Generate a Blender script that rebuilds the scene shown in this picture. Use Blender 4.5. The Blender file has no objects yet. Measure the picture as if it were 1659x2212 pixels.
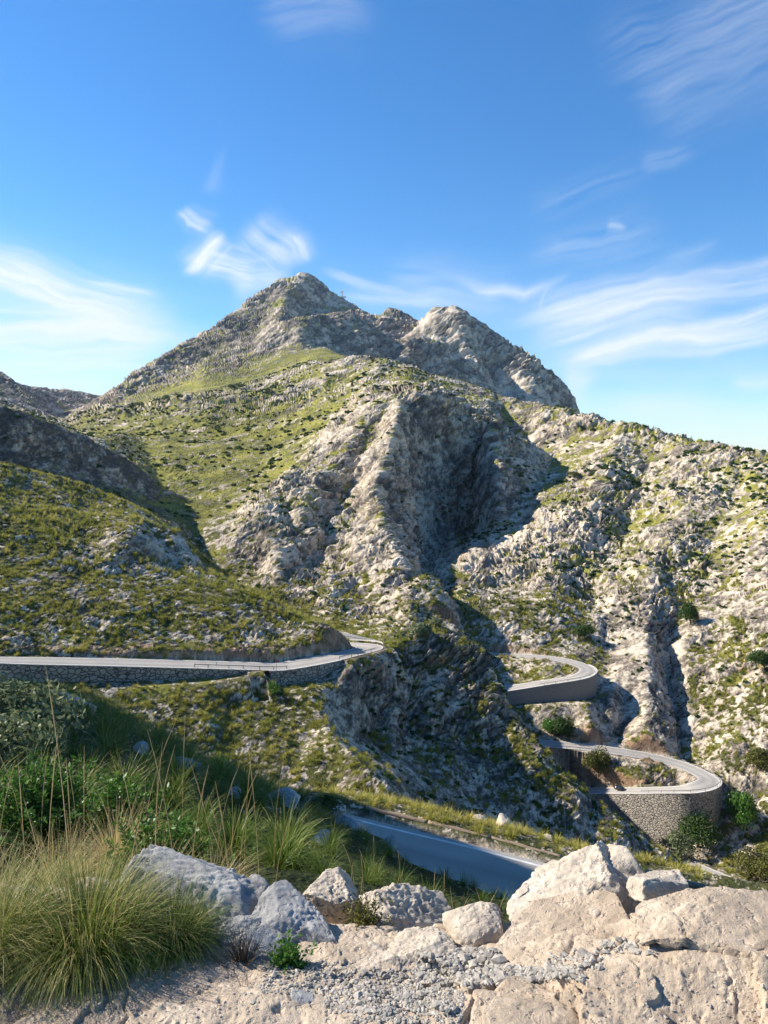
import bpy, math, random
import numpy as np
from mathutils import Vector, Matrix
from mathutils.geometry import delaunay_2d_cdt
random.seed(7); rng = np.random.default_rng(7)
C = bpy.context.scene.collection
HAZE = 2.0e-5
PITCH = math.radians(-4.4)
F, CX, CY = 1598.0, 829.5, 1106.0
CT, ST = math.cos(PITCH), math.sin(PITCH)

# ---------------------------------------------------------------- survey helper: bearing + distance -> world point
def ray(px, py):
    dx = (px-CX)/F; dy = -(py-CY)/F
    return dx, CT-dy*ST, ST+dy*CT
def P(px, py, r):
    """bearing (px, py) and horizontal distance r in metres (r<0: r is the height instead)"""
    x, y, z = ray(px, py); h = math.hypot(x, y)
    if r < 0: r = r/(z/h)
    return (x/h*r, y/h*r, z/h*r)
def PV(px, py, r): return Vector(P(px, py, r))

# ---------------------------------------------------------------- noise
def _hash(ix, iy, iz, seed):
    with np.errstate(over='ignore'):
        h = (ix.astype(np.uint32)*np.uint32(374761393) ^ iy.astype(np.uint32)*np.uint32(668265263)
             ^ iz.astype(np.uint32)*np.uint32(2147483647-1274126177)) + np.uint32((seed*974711+1013) & 0xffffffff)
        h = (h ^ (h >> np.uint32(13)))*np.uint32(1274126177)
        h = (h ^ (h >> np.uint32(15)))*np.uint32(2246822519)
        h = h ^ (h >> np.uint32(16))
    return h
def gnoise(p, seed=0):
    """gradient noise, p (n,3) -> about -1..1"""
    i = np.floor(p).astype(np.int64); f = (p-i).astype(np.float32)
    u = f*f*f*(f*(f*6-15)+10)
    out = np.zeros(len(p), np.float32)
    for dx in (0, 1):
        wx = u[:,0] if dx else 1-u[:,0]
        for dy in (0, 1):
            wy = u[:,1] if dy else 1-u[:,1]
            for dz in (0, 1):
                wz = u[:,2] if dz else 1-u[:,2]
                h = _hash(i[:,0]+dx, i[:,1]+dy, i[:,2]+dz, seed)
                gx = ((h & np.uint32(1023)).astype(np.float32)/511.5-1)
                gy = (((h >> np.uint32(10)) & np.uint32(1023)).astype(np.float32)/511.5-1)
                gz = (((h >> np.uint32(20)) & np.uint32(1023)).astype(np.float32)/511.5-1)
                out += wx*wy*wz*(gx*(f[:,0]-dx)+gy*(f[:,1]-dy)+gz*(f[:,2]-dz))
    return out*1.4
def fbm(p, octs=4, seed=0, gain=0.5):
    a = 1.0; s = 0; o = np.zeros(len(p), np.float32)
    for k in range(octs):
        o += a*gnoise(p*(2.03**k), seed+k*17); s += a; a *= gain
    return o/s*1.3
def worley(p, seed=0):
    """distance to nearest and second nearest cell point, id of nearest"""
    i = np.floor(p).astype(np.int64); f = p-i
    d1 = np.full(len(p), 9., np.float32); d2 = d1.copy(); idn = np.zeros(len(p), np.float32)
    for dx in (-1, 0, 1):
        for dy in (-1, 0, 1):
            for dz in (-1, 0, 1):
                h = _hash(i[:,0]+dx, i[:,1]+dy, i[:,2]+dz, seed)
                cx = dx+(h & np.uint32(1023))/1023.-f[:,0]
                cy = dy+((h >> np.uint32(10)) & np.uint32(1023))/1023.-f[:,1]
                cz = dz+((h >> np.uint32(20)) & np.uint32(1023))/1023.-f[:,2]
                d = np.sqrt(cx*cx+cy*cy+cz*cz).astype(np.float32)
                m = d < d1
                d2 = np.where(m, d1, np.minimum(d2, d))
                idn = np.where(m, (h >> np.uint32(8)).astype(np.float32)/16777216., idn)
                d1 = np.where(m, d, d1)
    return d1, d2, idn
def sstep(a, b, x):
    t = np.clip((x-a)/(b-a), 0, 1); return t*t*(3-2*t)

# ---------------------------------------------------------------- mesh helpers
def add_mesh(name, verts, faces, mat, parent=None, smooth=False, attrs=None, mats=None, midx=None):
    """verts (n,3); faces either (m,k) array or list of arrays with different k"""
    me = bpy.data.meshes.new(name)
    if isinstance(faces, np.ndarray): faces = [faces]
    faces = [np.asarray(f, np.int32) for f in faces if len(f)]
    verts = np.asarray(verts, np.float32)
    me.vertices.add(len(verts)); me.vertices.foreach_set('co', verts.ravel())
    nl = sum(f.size for f in faces); npoly = sum(len(f) for f in faces)
    me.loops.add(nl); me.polygons.add(npoly)
    me.loops.foreach_set('vertex_index', np.concatenate([f.ravel() for f in faces]))
    tot = np.concatenate([np.full(len(f), f.shape[1], np.int32) for f in faces])
    st = np.concatenate([[0], np.cumsum(tot)[:-1]]).astype(np.int32)
    me.polygons.foreach_set('loop_start', st)
    me.polygons.foreach_set('use_smooth', np.full(npoly, smooth, bool))
    if midx is not None: me.polygons.foreach_set('material_index', np.asarray(midx, np.int32))
    for k, v in (attrs or {}).items():
        v = np.asarray(v, np.float32)
        a = me.attributes.new(k, 'FLOAT', 'POINT'); a.data.foreach_set('value', v.ravel())
    me.update(calc_edges=True); me.validate(clean_customdata=False)
    for m_ in (mats or [mat]): me.materials.append(m_)
    o = bpy.data.objects.new(name, me); C.objects.link(o)
    if parent is not None: o.parent = parent
    return o
def tag(o, label=None, cat=None, group=None, kind=None):
    if label: o['label'] = label
    if cat: o['category'] = cat
    if group: o['group'] = group
    if kind: o['kind'] = kind
    return o
def empty(name, loc=(0,0,0), rz=0):
    o = bpy.data.objects.new(name, None); C.objects.link(o); o.location = loc; o.rotation_euler = (0,0,rz)
    o.empty_display_size = .1
    return o

# ---------------------------------------------------------------- surveyed surface: breaklines -> triangulated -> polar grid
def blur(a, n, axis):
    if n < 1: return a
    k = np.ones(2*n+1)/(2*n+1)
    pad = [(0,0),(0,0)]; pad[axis] = (n, n)
    b = np.pad(a, pad, mode='edge'); c = np.cumsum(b, axis=axis)
    z = np.zeros_like(np.take(c, [0], axis)); c = np.concatenate([z, c], axis)
    L = a.shape[axis]
    hi = np.take(c, np.arange(2*n+1, 2*n+1+L), axis); lo = np.take(c, np.arange(0, L), axis)
    return (hi-lo)/(2*n+1)
def survey(lines, pts, az, lr0, lr1, nfine):
    """lines: [(attrs, [ (az,lr,z) ])], pts: [(attrs,(az,lr,z))] -> raster arrays z, a0, a1 (ncol, nfine)"""
    V = []; A = []; E = []
    for at, ln in lines:
        base = len(V)
        for q in ln: V.append(q); A.append(at)
        for k in range(len(ln)-1): E.append((base+k, base+k+1))
    for at, q in pts: V.append(q); A.append(at)
    co = [Vector((v[0]*3.0, v[1])) for v in V]
    ov, oe, of, iv, ie, if_ = delaunay_2d_cdt(co, E, [], 0, 1e-6)
    Z = np.zeros(len(ov)); AA = np.zeros((len(ov), 2)); 
    nun = 0
    for k, src in enumerate(iv):
        if src: Z[k] = V[src[0]][2]; AA[k] = A[src[0]]
        else:
            nun += 1
            d = [( (co[j]-ov[k]).length, j) for j in range(len(co))]; d.sort()
            w = [1/(x[0]+1e-4)**2 for x in d[:4]]
            Z[k] = sum(w_*V[x[1]][2] for w_, x in zip(w, d[:4]))/sum(w)
            AA[k] = A[d[0][1]]
            print('crossing near az %.3f r %.1f' % (ov[k].x/3, math.exp(ov[k].y)))
    xs = az*3.0; ys = np.linspace(lr0, lr1, nfine)
    out = np.full((len(xs), nfine, 3), np.nan)
    oc = np.array([[v.x, v.y] for v in ov])
    for f in of:
        for t in range(1, len(f)-1):
            a, b, c = oc[f[0]], oc[f[t]], oc[f[t+1]]; ids = (f[0], f[t], f[t+1])
            x0, x1 = min(a[0],b[0],c[0]), max(a[0],b[0],c[0]); y0, y1 = min(a[1],b[1],c[1]), max(a[1],b[1],c[1])
            i0, i1 = np.searchsorted(xs, x0-1e-9), np.searchsorted(xs, x1+1e-9)
            j0, j1 = np.searchsorted(ys, y0-1e-9), np.searchsorted(ys, y1+1e-9)
            if i1 <= i0 or j1 <= j0: continue
            X, Y = np.meshgrid(xs[i0:i1], ys[j0:j1], indexing='ij')
            det = (b[1]-c[1])*(a[0]-c[0])+(c[0]-b[0])*(a[1]-c[1])
            if abs(det) < 1e-14: continue
            l1 = ((b[1]-c[1])*(X-c[0])+(c[0]-b[0])*(Y-c[1]))/det
            l2 = ((c[1]-a[1])*(X-c[0])+(a[0]-c[0])*(Y-c[1]))/det
            l3 = 1-l1-l2
            m = (l1 >= -1e-7) & (l2 >= -1e-7) & (l3 >= -1e-7)
            blk = out[i0:i1, j0:j1]
            # interpolate height over true distance inside the triangle
            zz = l1*Z[ids[0]]+l2*Z[ids[1]]+l3*Z[ids[2]]
            blk[..., 0][m] = zz[m]
            for q in (0, 1):
                v = l1*AA[ids[0],q]+l2*AA[ids[1],q]+l3*AA[ids[2],q]
                blk[..., 1+q][m] = v[m]
    # fill anything outside the hull with the nearest row value
    for k in range(3):
        a = out[..., k]
        bad = np.isnan(a)
        if bad.any():
            idx = np.where(~bad, np.arange(a.shape[1])[None], 0); idx = np.maximum.accumulate(idx, axis=1)
            a = np.take_along_axis(a, idx, 1)
            bad = np.isnan(a)
            idx = np.where(~bad, np.arange(a.shape[1])[None], a.shape[1]-1); idx = np.minimum.accumulate(idx[:, ::-1], axis=1)[:, ::-1]
            a = np.take_along_axis(a, idx, 1)
            a[np.isnan(a)] = np.nanmean(a)
        out[..., k] = a
    return ys, out
def gridfaces(nc, nr):
    i = np.arange(nc-1)[:, None]*nr; j = np.arange(nr-1)[None]
    a = (i+j).ravel()
    return np.stack([a, a+nr, a+nr+1, a+1], 1).astype(np.int32)
def gridnormals(X):
    du = np.gradient(X, axis=0); dv = np.gradient(X, axis=1)
    n = np.cross(du, dv); n /= np.linalg.norm(n, axis=2, keepdims=True)+1e-12
    n[n[..., 2] < 0] *= -1
    return n
# ---------------------------------------------------------------- materials
MATS = {}
def new_mat(name):
    m = bpy.data.materials.new(name); m.use_nodes = True
    nt = m.node_tree; b = nt.nodes['Principled BSDF']
    b.inputs['Roughness'].default_value = .85
    b.inputs['Specular IOR Level'].default_value = .25
    MATS[name] = m
    return m, nt, b
def N(nt, typ, **kw):
    n = nt.nodes.new(typ)
    for k, v in kw.items(): setattr(n, k, v)
    return n
def ramp(nt, src, stops, interp='LINEAR'):
    r = N(nt, 'ShaderNodeValToRGB'); e = r.color_ramp.elements; r.color_ramp.interpolation = interp
    while len(e) > len(stops): e.remove(e[-1])
    while len(e) < len(stops): e.new(.5)
    for k, (p, c) in enumerate(stops):
        e[k].position = p; e[k].color = (*c, 1) if len(c) == 3 else c
    if src is not None: nt.links.new(src, r.inputs[0])
    return r.outputs[0]
def noise(nt, scale, detail=4, rough=.55, vec=None, dist=0.0, out='Fac'):
    n = N(nt, 'ShaderNodeTexNoise'); n.inputs['Scale'].default_value = scale
    n.inputs['Detail'].default_value = detail; n.inputs['Roughness'].default_value = rough
    n.inputs['Distortion'].default_value = dist
    if vec is not None: nt.links.new(vec, n.inputs['Vector'])
    return n.outputs[out]
def mixc(nt, fac, a, b, mode='MIX'):
    m = N(nt, 'ShaderNodeMix', data_type='RGBA', blend_type=mode)
    for s, v in ((m.inputs[0], fac), (m.inputs[6], a), (m.inputs[7], b)):
        if isinstance(v, (int, float)): s.default_value = v
        elif isinstance(v, tuple): s.default_value = (*v, 1)
        else: nt.links.new(v, s)
    return m.outputs[2]
def mathn(nt, op, a, b=None, clamp=False):
    m = N(nt, 'ShaderNodeMath', operation=op, use_clamp=clamp)
    for s, v in ((m.inputs[0], a), (m.inputs[1], b)):
        if v is None: continue
        if isinstance(v, (int, float)): s.default_value = v
        else: nt.links.new(v, s)
    return m.outputs[0]
def attr(nt, name):
    a = N(nt, 'ShaderNodeAttribute'); a.attribute_name = name; return a.outputs['Fac']
def objco(nt):
    return N(nt, 'ShaderNodeTexCoord').outputs['Object']
def bump(nt, b, h, strength=.5, dist=.05):
    n = N(nt, 'ShaderNodeBump'); n.inputs['Strength'].default_value = strength; n.inputs['Distance'].default_value = dist
    nt.links.new(h, n.inputs['Height']); nt.links.new(n.outputs[0], b.inputs['Normal'])

def terrain_mat():
    m, nt, b = new_mat('terrain')
    co = objco(nt)
    t = attr(nt, 'tint'); veg = attr(nt, 'veg'); st = attr(nt, 'stain'); vt = attr(nt, 'vtint')
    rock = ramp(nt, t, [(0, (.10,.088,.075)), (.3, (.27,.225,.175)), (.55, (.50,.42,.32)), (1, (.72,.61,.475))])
    rock = mixc(nt, st, rock, (.40,.235,.13))
    mott = ramp(nt, noise(nt, .55, 8, .75, co, .5), [(.40, (.32,.30,.27)), (.50, (1,1,1))])
    rock = mixc(nt, .65, rock, mott, 'MULTIPLY')
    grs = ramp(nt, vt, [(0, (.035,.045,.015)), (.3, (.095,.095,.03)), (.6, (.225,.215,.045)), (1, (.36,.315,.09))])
    far = attr(nt, 'far')
    col = mixc(nt, veg, rock, grs)
    nt.links.new(col, b.inputs['Base Color'])
    b.inputs['Roughness'].default_value = .95; b.inputs['Specular IOR Level'].default_value = .1
    h = mathn(nt, 'ADD', noise(nt, 2.5, 6, .7, co), mathn(nt, 'MULTIPLY', noise(nt, .5, 5, .7, co), 3.0))
    bump(nt, b, h, .8, .30)
    return m
terrain_mat()

def rock_mat(name, base, lo, hi, sc=1.0, stain=(.42,.25,.13), stain_amt=.5, bumpd=.012, pit=True):
    m, nt, b = new_mat(name)
    co = objco(nt)
    n1 = noise(nt, 3.0*sc, 8, .62, co, .6)
    c = ramp(nt, n1, [(.3, lo), (.5, base), (.68, hi)])
    n2 = noise(nt, 14*sc, 6, .7, co)
    c = mixc(nt, ramp(nt, n2, [(.42, (0,0,0)), (.62, (1,1,1))]), c, mixc(nt, .5, c, lo))
    n3 = noise(nt, 1.3*sc, 5, .6, co, 1.0)
    c = mixc(nt, mathn(nt, 'MULTIPLY', ramp(nt, n3, [(.55, (0,0,0)), (.72, (1,1,1))]), stain_amt), c, stain)
    # lichen freckles
    v = N(nt, 'ShaderNodeTexVoronoi'); v.inputs['Scale'].default_value = 38*sc; nt.links.new(co, v.inputs['Vector'])
    spots = ramp(nt, v.outputs['Distance'], [(.12, (1,1,1)), (.3, (0,0,0))])
    gate = ramp(nt, noise(nt, 5*sc, 3, .5, co), [(.5, (0,0,0)), (.6, (1,1,1))])
    c = mixc(nt, mathn(nt, 'MULTIPLY', mathn(nt, 'MULTIPLY', spots, gate), .55), c, (.10,.095,.085))
    nt.links.new(c, b.inputs['Base Color'])
    b.inputs['Roughness'].default_value = .9; b.inputs['Specular IOR Level'].default_value = .2
    h = noise(nt, 18*sc, 10, .72, co, .4)
    h2 = noise(nt, 90*sc, 4, .7, co)
    hh = mathn(nt, 'ADD', h, mathn(nt, 'MULTIPLY', h2, .25))
    if pit:
        pv = ramp(nt, noise(nt, 34*sc, 3, .5, co), [(.30, (0,0,0)), (.42, (1,1,1))])
        hh = mathn(nt, 'ADD', hh, mathn(nt, 'MULTIPLY', pv, .35))
    bump(nt, b, hh, .9, bumpd)
    return m
rock_mat('pale_limestone', (.55,.465,.36), (.28,.24,.20), (.66,.59,.49), sc=1.3)
rock_mat('bedrock', (.51,.405,.295), (.31,.24,.175), (.66,.545,.41), sc=1.0, stain=(.45,.27,.16), stain_amt=.35, bumpd=.02)
rock_mat('grey_limestone', (.40,.385,.36), (.20,.195,.185), (.54,.52,.48), sc=1.2, stain_amt=.2)
def gravel_mat():
    m, nt, b = new_mat('gravel_stone')
    c = ramp(nt, attr(nt, 'h'), [(0, (.14,.125,.105)), (.4, (.27,.245,.205)), (.75, (.39,.35,.29)), (1, (.52,.47,.40))])
    nt.links.new(mixc(nt, .4, c, ramp(nt, noise(nt, 60, 4, .6, objco(nt)), [(.3, (.2,.18,.15)), (.7, (.55,.5,.43))])), b.inputs['Base Color'])
gravel_mat()
rock_mat('cliff_block', (.45,.40,.34), (.26,.23,.2), (.56,.51,.44), sc=.12, bumpd=.15)

def asphalt():
    m, nt, b = new_mat('asphalt')
    co = objco(nt)
    n = noise(nt, .35, 5, .6, co, .5)
    c = ramp(nt, n, [(.3, (.31,.28,.24)), (.7, (.43,.385,.325))])
    c = mixc(nt, .35, c, ramp(nt, noise(nt, 40, 3, .6, co), [(.35, (.22,.21,.2)), (.65, (.46,.44,.4))]))
    w = attr(nt, 'wear')
    c = mixc(nt, mathn(nt, 'MULTIPLY', w, .6), c, (.20,.185,.175))
    nt.links.new(c, b.inputs['Base Color']); b.inputs['Roughness'].default_value = .85
    bump(nt, b, noise(nt, 60, 3, .6, co), .4, .01)
asphalt()
def plain(name, c0, c1, sc=5, rough=.7, metal=0, bd=.0, spec=.3):
    m, nt, b = new_mat(name)
    n = noise(nt, sc, 5, .6, objco(nt), .3)
    nt.links.new(ramp(nt, n, [(.3, c0), (.7, c1)]), b.inputs['Base Color'])
    b.inputs['Roughness'].default_value = rough; b.inputs['Metallic'].default_value = metal
    b.inputs['Specular IOR Level'].default_value = spec
    if bd: bump(nt, b, noise(nt, sc*6, 4, .6, objco(nt)), .6, bd)
    return m
plain('line_paint', (.55,.54,.5), (.78,.77,.73), 3)
plain('kerb_concrete', (.45,.42,.37), (.62,.58,.52), 2, .9)
plain('rail_metal', (.20,.19,.18), (.34,.33,.31), 8, .55, .3)
plain('car_paint', (.012,.013,.016), (.016,.017,.02), 2, .25, 0, 0, .6)
plain('car_glass', (.02,.025,.03), (.03,.035,.04), 2, .08, 0, 0, .8)
plain('tyre', (.015,.015,.015), (.03,.03,.03), 10, .9)
plain('white_plastic', (.7,.7,.7), (.8,.8,.8), 10, .4)
plain('red_plastic', (.45,.03,.02), (.55,.04,.03), 10, .4)
plain('lamp_red', (.35,.02,.02), (.4,.03,.02), 10, .3)
plain('lamp_clear', (.6,.6,.58), (.7,.7,.68), 10, .2)
plain('wood_dark', (.05,.035,.025), (.13,.09,.06), 30, .9)
def wall_mat(name, scale, c0, c1, mortar):
    m, nt, b = new_mat(name)
    co = objco(nt)
    mp = N(nt, 'ShaderNodeMapping'); mp.inputs['Scale'].default_value = (1,1,1.35); nt.links.new(co, mp.inputs[0])
    v = N(nt, 'ShaderNodeTexVoronoi', feature='DISTANCE_TO_EDGE'); v.inputs['Scale'].default_value = scale
    v2 = N(nt, 'ShaderNodeTexVoronoi'); v2.inputs['Scale'].default_value = scale
    wob = mixc(nt, .12, mp.outputs[0], noise(nt, 2.2, 3, .5, co, out='Color'), 'ADD')
    nt.links.new(wob, v.inputs['Vector']); nt.links.new(wob, v2.inputs['Vector'])
    sep = N(nt, 'ShaderNodeSeparateColor'); nt.links.new(v2.outputs['Color'], sep.inputs[0])
    c = ramp(nt, sep.outputs[0], [(0, c0), (.5, tuple((a+b_)/2 for a, b_ in zip(c0, c1))), (1, c1)])
    c = mixc(nt, .3, c, ramp(nt, noise(nt, 1.2, 6, .6, co), [(.3, c0), (.7, c1)]))
    e = ramp(nt, v.outputs['Distance'], [(.03, (1,1,1)), (.10, (0,0,0))])
    c = mixc(nt, e, c, mortar)
    nt.links.new(c, b.inputs['Base Color']); b.inputs['Roughness'].default_value = .95
    h = ramp(nt, v.outputs['Distance'], [(0, (0,0,0)), (.16, (1,1,1))])
    bump(nt, b, mathn(nt, 'ADD', h, mathn(nt, 'MULTIPLY', noise(nt, 9, 4, .6, co), .5)), 1.0, .16)
wall_mat('stone_wall', 1.0, (.30,.265,.225), (.50,.445,.37), (.12,.10,.085))
wall_mat('stone_wall_render', 2.2, (.33,.30,.26), (.42,.38,.33), (.26,.235,.20))

def leaf_mat(name, c0, c1, c2, trans=.25, rough=.55, hue_attr='h'):
    m, nt, b = new_mat(name)
    a = attr(nt, hue_attr)
    c = ramp(nt, a, [(0, c0), (.5, c1), (1, c2)])
    nt.links.new(c, b.inputs['Base Color']); b.inputs['Roughness'].default_value = rough
    b.inputs['Specular IOR Level'].default_value = .2
    tr = N(nt, 'ShaderNodeBsdfTranslucent'); nt.links.new(c, tr.inputs[0])
    mx = N(nt, 'ShaderNodeMixShader'); mx.inputs[0].default_value = trans
    nt.links.new(b.outputs[0], mx.inputs[1]); nt.links.new(tr.outputs[0], mx.inputs[2])
    nt.links.new(mx.outputs[0], nt.nodes['Material Output'].inputs[0])
    return m
leaf_mat('tussock', (.07,.11,.014), (.26,.265,.035), (.52,.44,.13), .4)
leaf_mat('near_grass', (.02,.05,.008), (.12,.18,.022), (.60,.47,.21), .35, .45)
leaf_mat('dry_stalk', (.42,.31,.15), (.55,.43,.23), (.68,.55,.33), .3)
leaf_mat('shrub_leaf', (.018,.045,.010), (.04,.085,.015), (.09,.13,.03), .25)
leaf_mat('bright_leaf', (.03,.09,.012), (.07,.17,.025), (.16,.27,.05), .35, .4)
leaf_mat('olive_leaf', (.09,.12,.055), (.18,.21,.10), (.32,.34,.19), .3)
leaf_mat('gold_leaf', (.05,.06,.012), (.10,.11,.022), (.19,.17,.04), .25)
leaf_mat('dry_twig', (.10,.075,.05), (.18,.14,.09), (.30,.24,.16), .1)
plain('bark', (.07,.055,.04), (.16,.13,.10), 12, .95, 0, .01)
def log_mat():
    m, nt, b = new_mat('weathered_log')
    co = objco(nt)
    mp = N(nt, 'ShaderNodeMapping'); mp.inputs['Scale'].default_value = (.6, 14, 14); nt.links.new(co, mp.inputs[0])
    n = noise(nt, 3, 6, .65, mp.outputs[0], .4)
    c = ramp(nt, n, [(.3, (.14,.09,.06)), (.5, (.30,.22,.15)), (.7, (.46,.37,.27))])
    nt.links.new(c, b.inputs['Base Color']); bump(nt, b, n, .8, .02)
log_mat()
# ---------------------------------------------------------------- the valley and the mountain
# every entry: ((vegetation, roughness), [(bearing x, bearing y, distance), ...])
def Q(px, py, r):
    x, y, z = P(px, py, r); return (math.atan2(x, y), math.log(math.hypot(x, y)), z)
def QZ(azd, r, z): return (math.radians(azd), math.log(r), z)
TL = []; TP = []
def L(v, rg, pts): TL.append(((v, rg), [Q(*p) for p in pts]))
def PT(v, rg, pts):
    for p in pts: TP.append(((v, rg), Q(*p)))
def PZ(v, rg, pts):
    for p in pts: TP.append(((v, rg), QZ(*p)))
# near slope under the viewpoint
L(.9,.4, [(-300,1750,8),(0,1780,7.5),(300,1830,6.8),(600,1880,6.5),(900,1930,7),(1200,1960,7),(1500,1990,7),(1950,2000,7)])
L(.9,.5, [(-300,1600,13),(0,1640,13),(300,1690,13),(600,1790,12.5),(900,1870,13),(1100,1950,14),(1300,1990,14),(1600,2020,14),(1950,2040,14)])
L(.85,.5, [(-300,1500,20),(0,1520,20),(200,1570,19.5),(400,1650,19),(600,1730,19),(800,1820,18.5),(950,1905,18.5),(1120,2005,18),(1300,1990,18),(1600,2010,18),(1950,2030,18)])
L(.85,.5, [(-300,1440,30),(40,1480,30),(200,1525,29),(450,1645,27),(600,1710,26),(700,1755,25),(780,1780,24),(840,1808,23),(900,1870,22.6),(1000,1945,22.3),(1100,1997,22.1),(1150,2012,22),(1300,2000,21),(1600,2030,21),(1950,2050,21)])
# near road bench
L(.75,.3, [(700,1800,31),(855,1800,31.0),(1010,1840,30.2),(1173,1880,30.0),(1400,1915,31),(1659,1950,33),(1950,1985,35)])
L(.85,.5, [(600,1740,35),(700,1722,36),(800,1718,37),(900,1740,36.5),(1000,1768,35.5),(1130,1800,35),(1250,1850,34.5),(1450,1895,36),(1659,1965,38),(1950,2010,40)])
# ravine, hidden behind the near slope
TL.append(((.6,.5), [QZ(-36,45,-22),QZ(-28,45,-26),QZ(-15,45,-28),QZ(-5,48,-30),QZ(5,50,-34),QZ(15,52,-36),QZ(28,56,-42),QZ(36,58,-44)]))
TL.append(((.6,.5), [QZ(-36,80,-34),QZ(-28,80,-38),QZ(-15,82,-48),QZ(-5,85,-56),QZ(5,90,-64),QZ(15,95,-72),QZ(28,100,-84),QZ(36,100,-90)]))
# foot and body of the sunlit grassy slope, then the shaded spur
L(.75,.45, [(-300,1560,113),(40,1560,117),(200,1600,115),(450,1700,111),(600,1770,107),(700,1810,105),(830,1800,105),(930,1810,114),(1050,1850,125),(1250,1900,132),(1450,1960,140),(1659,2030,150),(1950,2120,150)])
PT(.8,.45, [(-200,1500,126),(100,1505,131),(300,1545,130),(480,1600,126),(600,1620,123),(300,1500,136),(500,1510,139),(600,1500,142),(450,1660,118),(620,1700,114),(200,1540,128)])
L(.6,.5, [(742,1436,157),(700,1480,147),(690,1540,136),(725,1600,124),(790,1660,115),(850,1712,110)])      # convex corner, lit / shaded
L(.7,.4, [(-300,1470,127),(50,1482,135),(200,1482,138),(330,1466,141),(450,1455,143),(600,1456,146),(700,1462,150)])
PT(.42,1.0, [(770,1470,163),(850,1470,174),(950,1465,182),(1040,1480,185),(880,1560,171),(800,1545,158),(980,1580,172),(1060,1600,172),(900,1620,160),(1050,1650,165)])
L(.2,.25, [(775,1612,140),(850,1634,146),(950,1690,147),(1050,1748,148),(1150,1795,149),(1250,1835,150),(1350,1875,152)])    # scree path
PT(.6,.8, [(1150,1690,160),(1250,1740,158),(1350,1810,156),(1200,1770,154),(1450,1900,155),(1550,1945,160)])
L(.75,.7, [(790,1412,171),(850,1386,182),(930,1354,193),(1000,1372,193),(1050,1402,190),(1068,1442,188),(1083,1500,183),(1103,1548,179),(1160,1592,173),(1215,1660,169),(1280,1720,166),(1335,1765,164),(1395,1812,162),(1478,1868,162),(1560,1906,168),(1659,1962,176),(1950,2100,180)])
L(.5,.4, [(880,1470,215),(960,1550,220),(1060,1620,222),(1085,1700,222),(1165,1780,215),(1290,1835,208),(1400,1915,205),(1480,1950,204),(1560,1975,205),(1659,2010,206)])
# land between the spur and the hairpins
PT(.6,.5, [(1100,1438,314),(1190,1440,309),(1050,1440,318),(1300,1655,263),(1400,1668,262),(1440,1676,262),(1230,1650,262),(1150,1645,262),(880,1360,300),(830,1390,255),(960,1352,322),(1040,1404,318),(1060,1500,275),(1080,1530,270),(1110,1580,262),(1170,1680,240)])
# bank and hillside above the upper road
L(.6,.8, [(-300,1395,151),(0,1390,152),(200,1395,153),(350,1390,155),(500,1392,157),(600,1392,161),(655,1366,167),(698,1350,171)])
L(.75,.5, [(-300,1230,182),(0,1240,184),(200,1250,186),(400,1262,190),(520,1280,190),(600,1315,187),(660,1340,180)])
PT(.8,.5, [(100,1320,168),(300,1320,168),(500,1330,172),(-200,1310,160)])
PT(.2,.9, [(290,1150,214),(300,1200,204),(390,1175,228),(420,1215,222),(360,1225,214)])
L(.8,.5, [(-300,1060,240),(0,1085,238),(100,1096,238),(200,1112,238),(310,1122,236),(385,1145,233),(415,1200,226),(450,1232,222),(520,1265,214),(600,1308,204),(698,1350,186)])
L(.5,.5, [(-300,1120,275),(0,1130,275),(200,1150,275),(310,1165,275),(400,1195,272),(450,1260,262),(520,1300,255),(600,1345,245),(700,1385,232),(760,1400,215)])
# left hills, shaded
L(.6,.5, [(-300,1075,320),(0,1095,305),(160,1108,318),(290,1122,332)])
L(.8,.5, [(-130,955,400),(0,1000,352),(80,1020,365),(160,1040,378),(240,1074,388),(318,1108,395)])
L(.6,.4, [(-130,1000,450),(0,1030,400),(160,1070,420),(250,1095,430),(325,1120,430)])
L(.5,.6, [(-130,970,500),(0,1008,480),(150,1030,508),(250,1056,530),(332,1088,550)])
L(.25,.9, [(-130,850,500),(0,880,500),(60,893,505),(130,925,522),(190,950,540),(260,985,560),(290,1006,570),(328,1040,580)])
L(.5,.6, [(-130,880,740),(0,915,720),(60,925,710),(130,950,700),(190,970,690),(260,1003,680),(300,1022,670),(335,1050,640)])
PT(.2,1.0, [(120,985,512),(30,945,490)])
# central valley side
L(1.0,.3, [(345,1090,560),(405,1130,500),(436,1200,450),(500,1262,400),(640,1335,330),(720,1368,295)])
PT(.92,.35, [(170,940,1150),(300,940,1050),(450,945,950),(600,950,850),(700,925,790),(330,1010,760),(450,1010,740),(560,1010,700),(660,965,720),(345,1060,640),(420,1085,600),(500,1110,550),(600,1050,600)])
PT(.62,.7, [(200,890,1500),(320,880,1500),(450,865,1350),(600,870,1150),(700,850,1080),(790,838,950),(880,835,870)])
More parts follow.
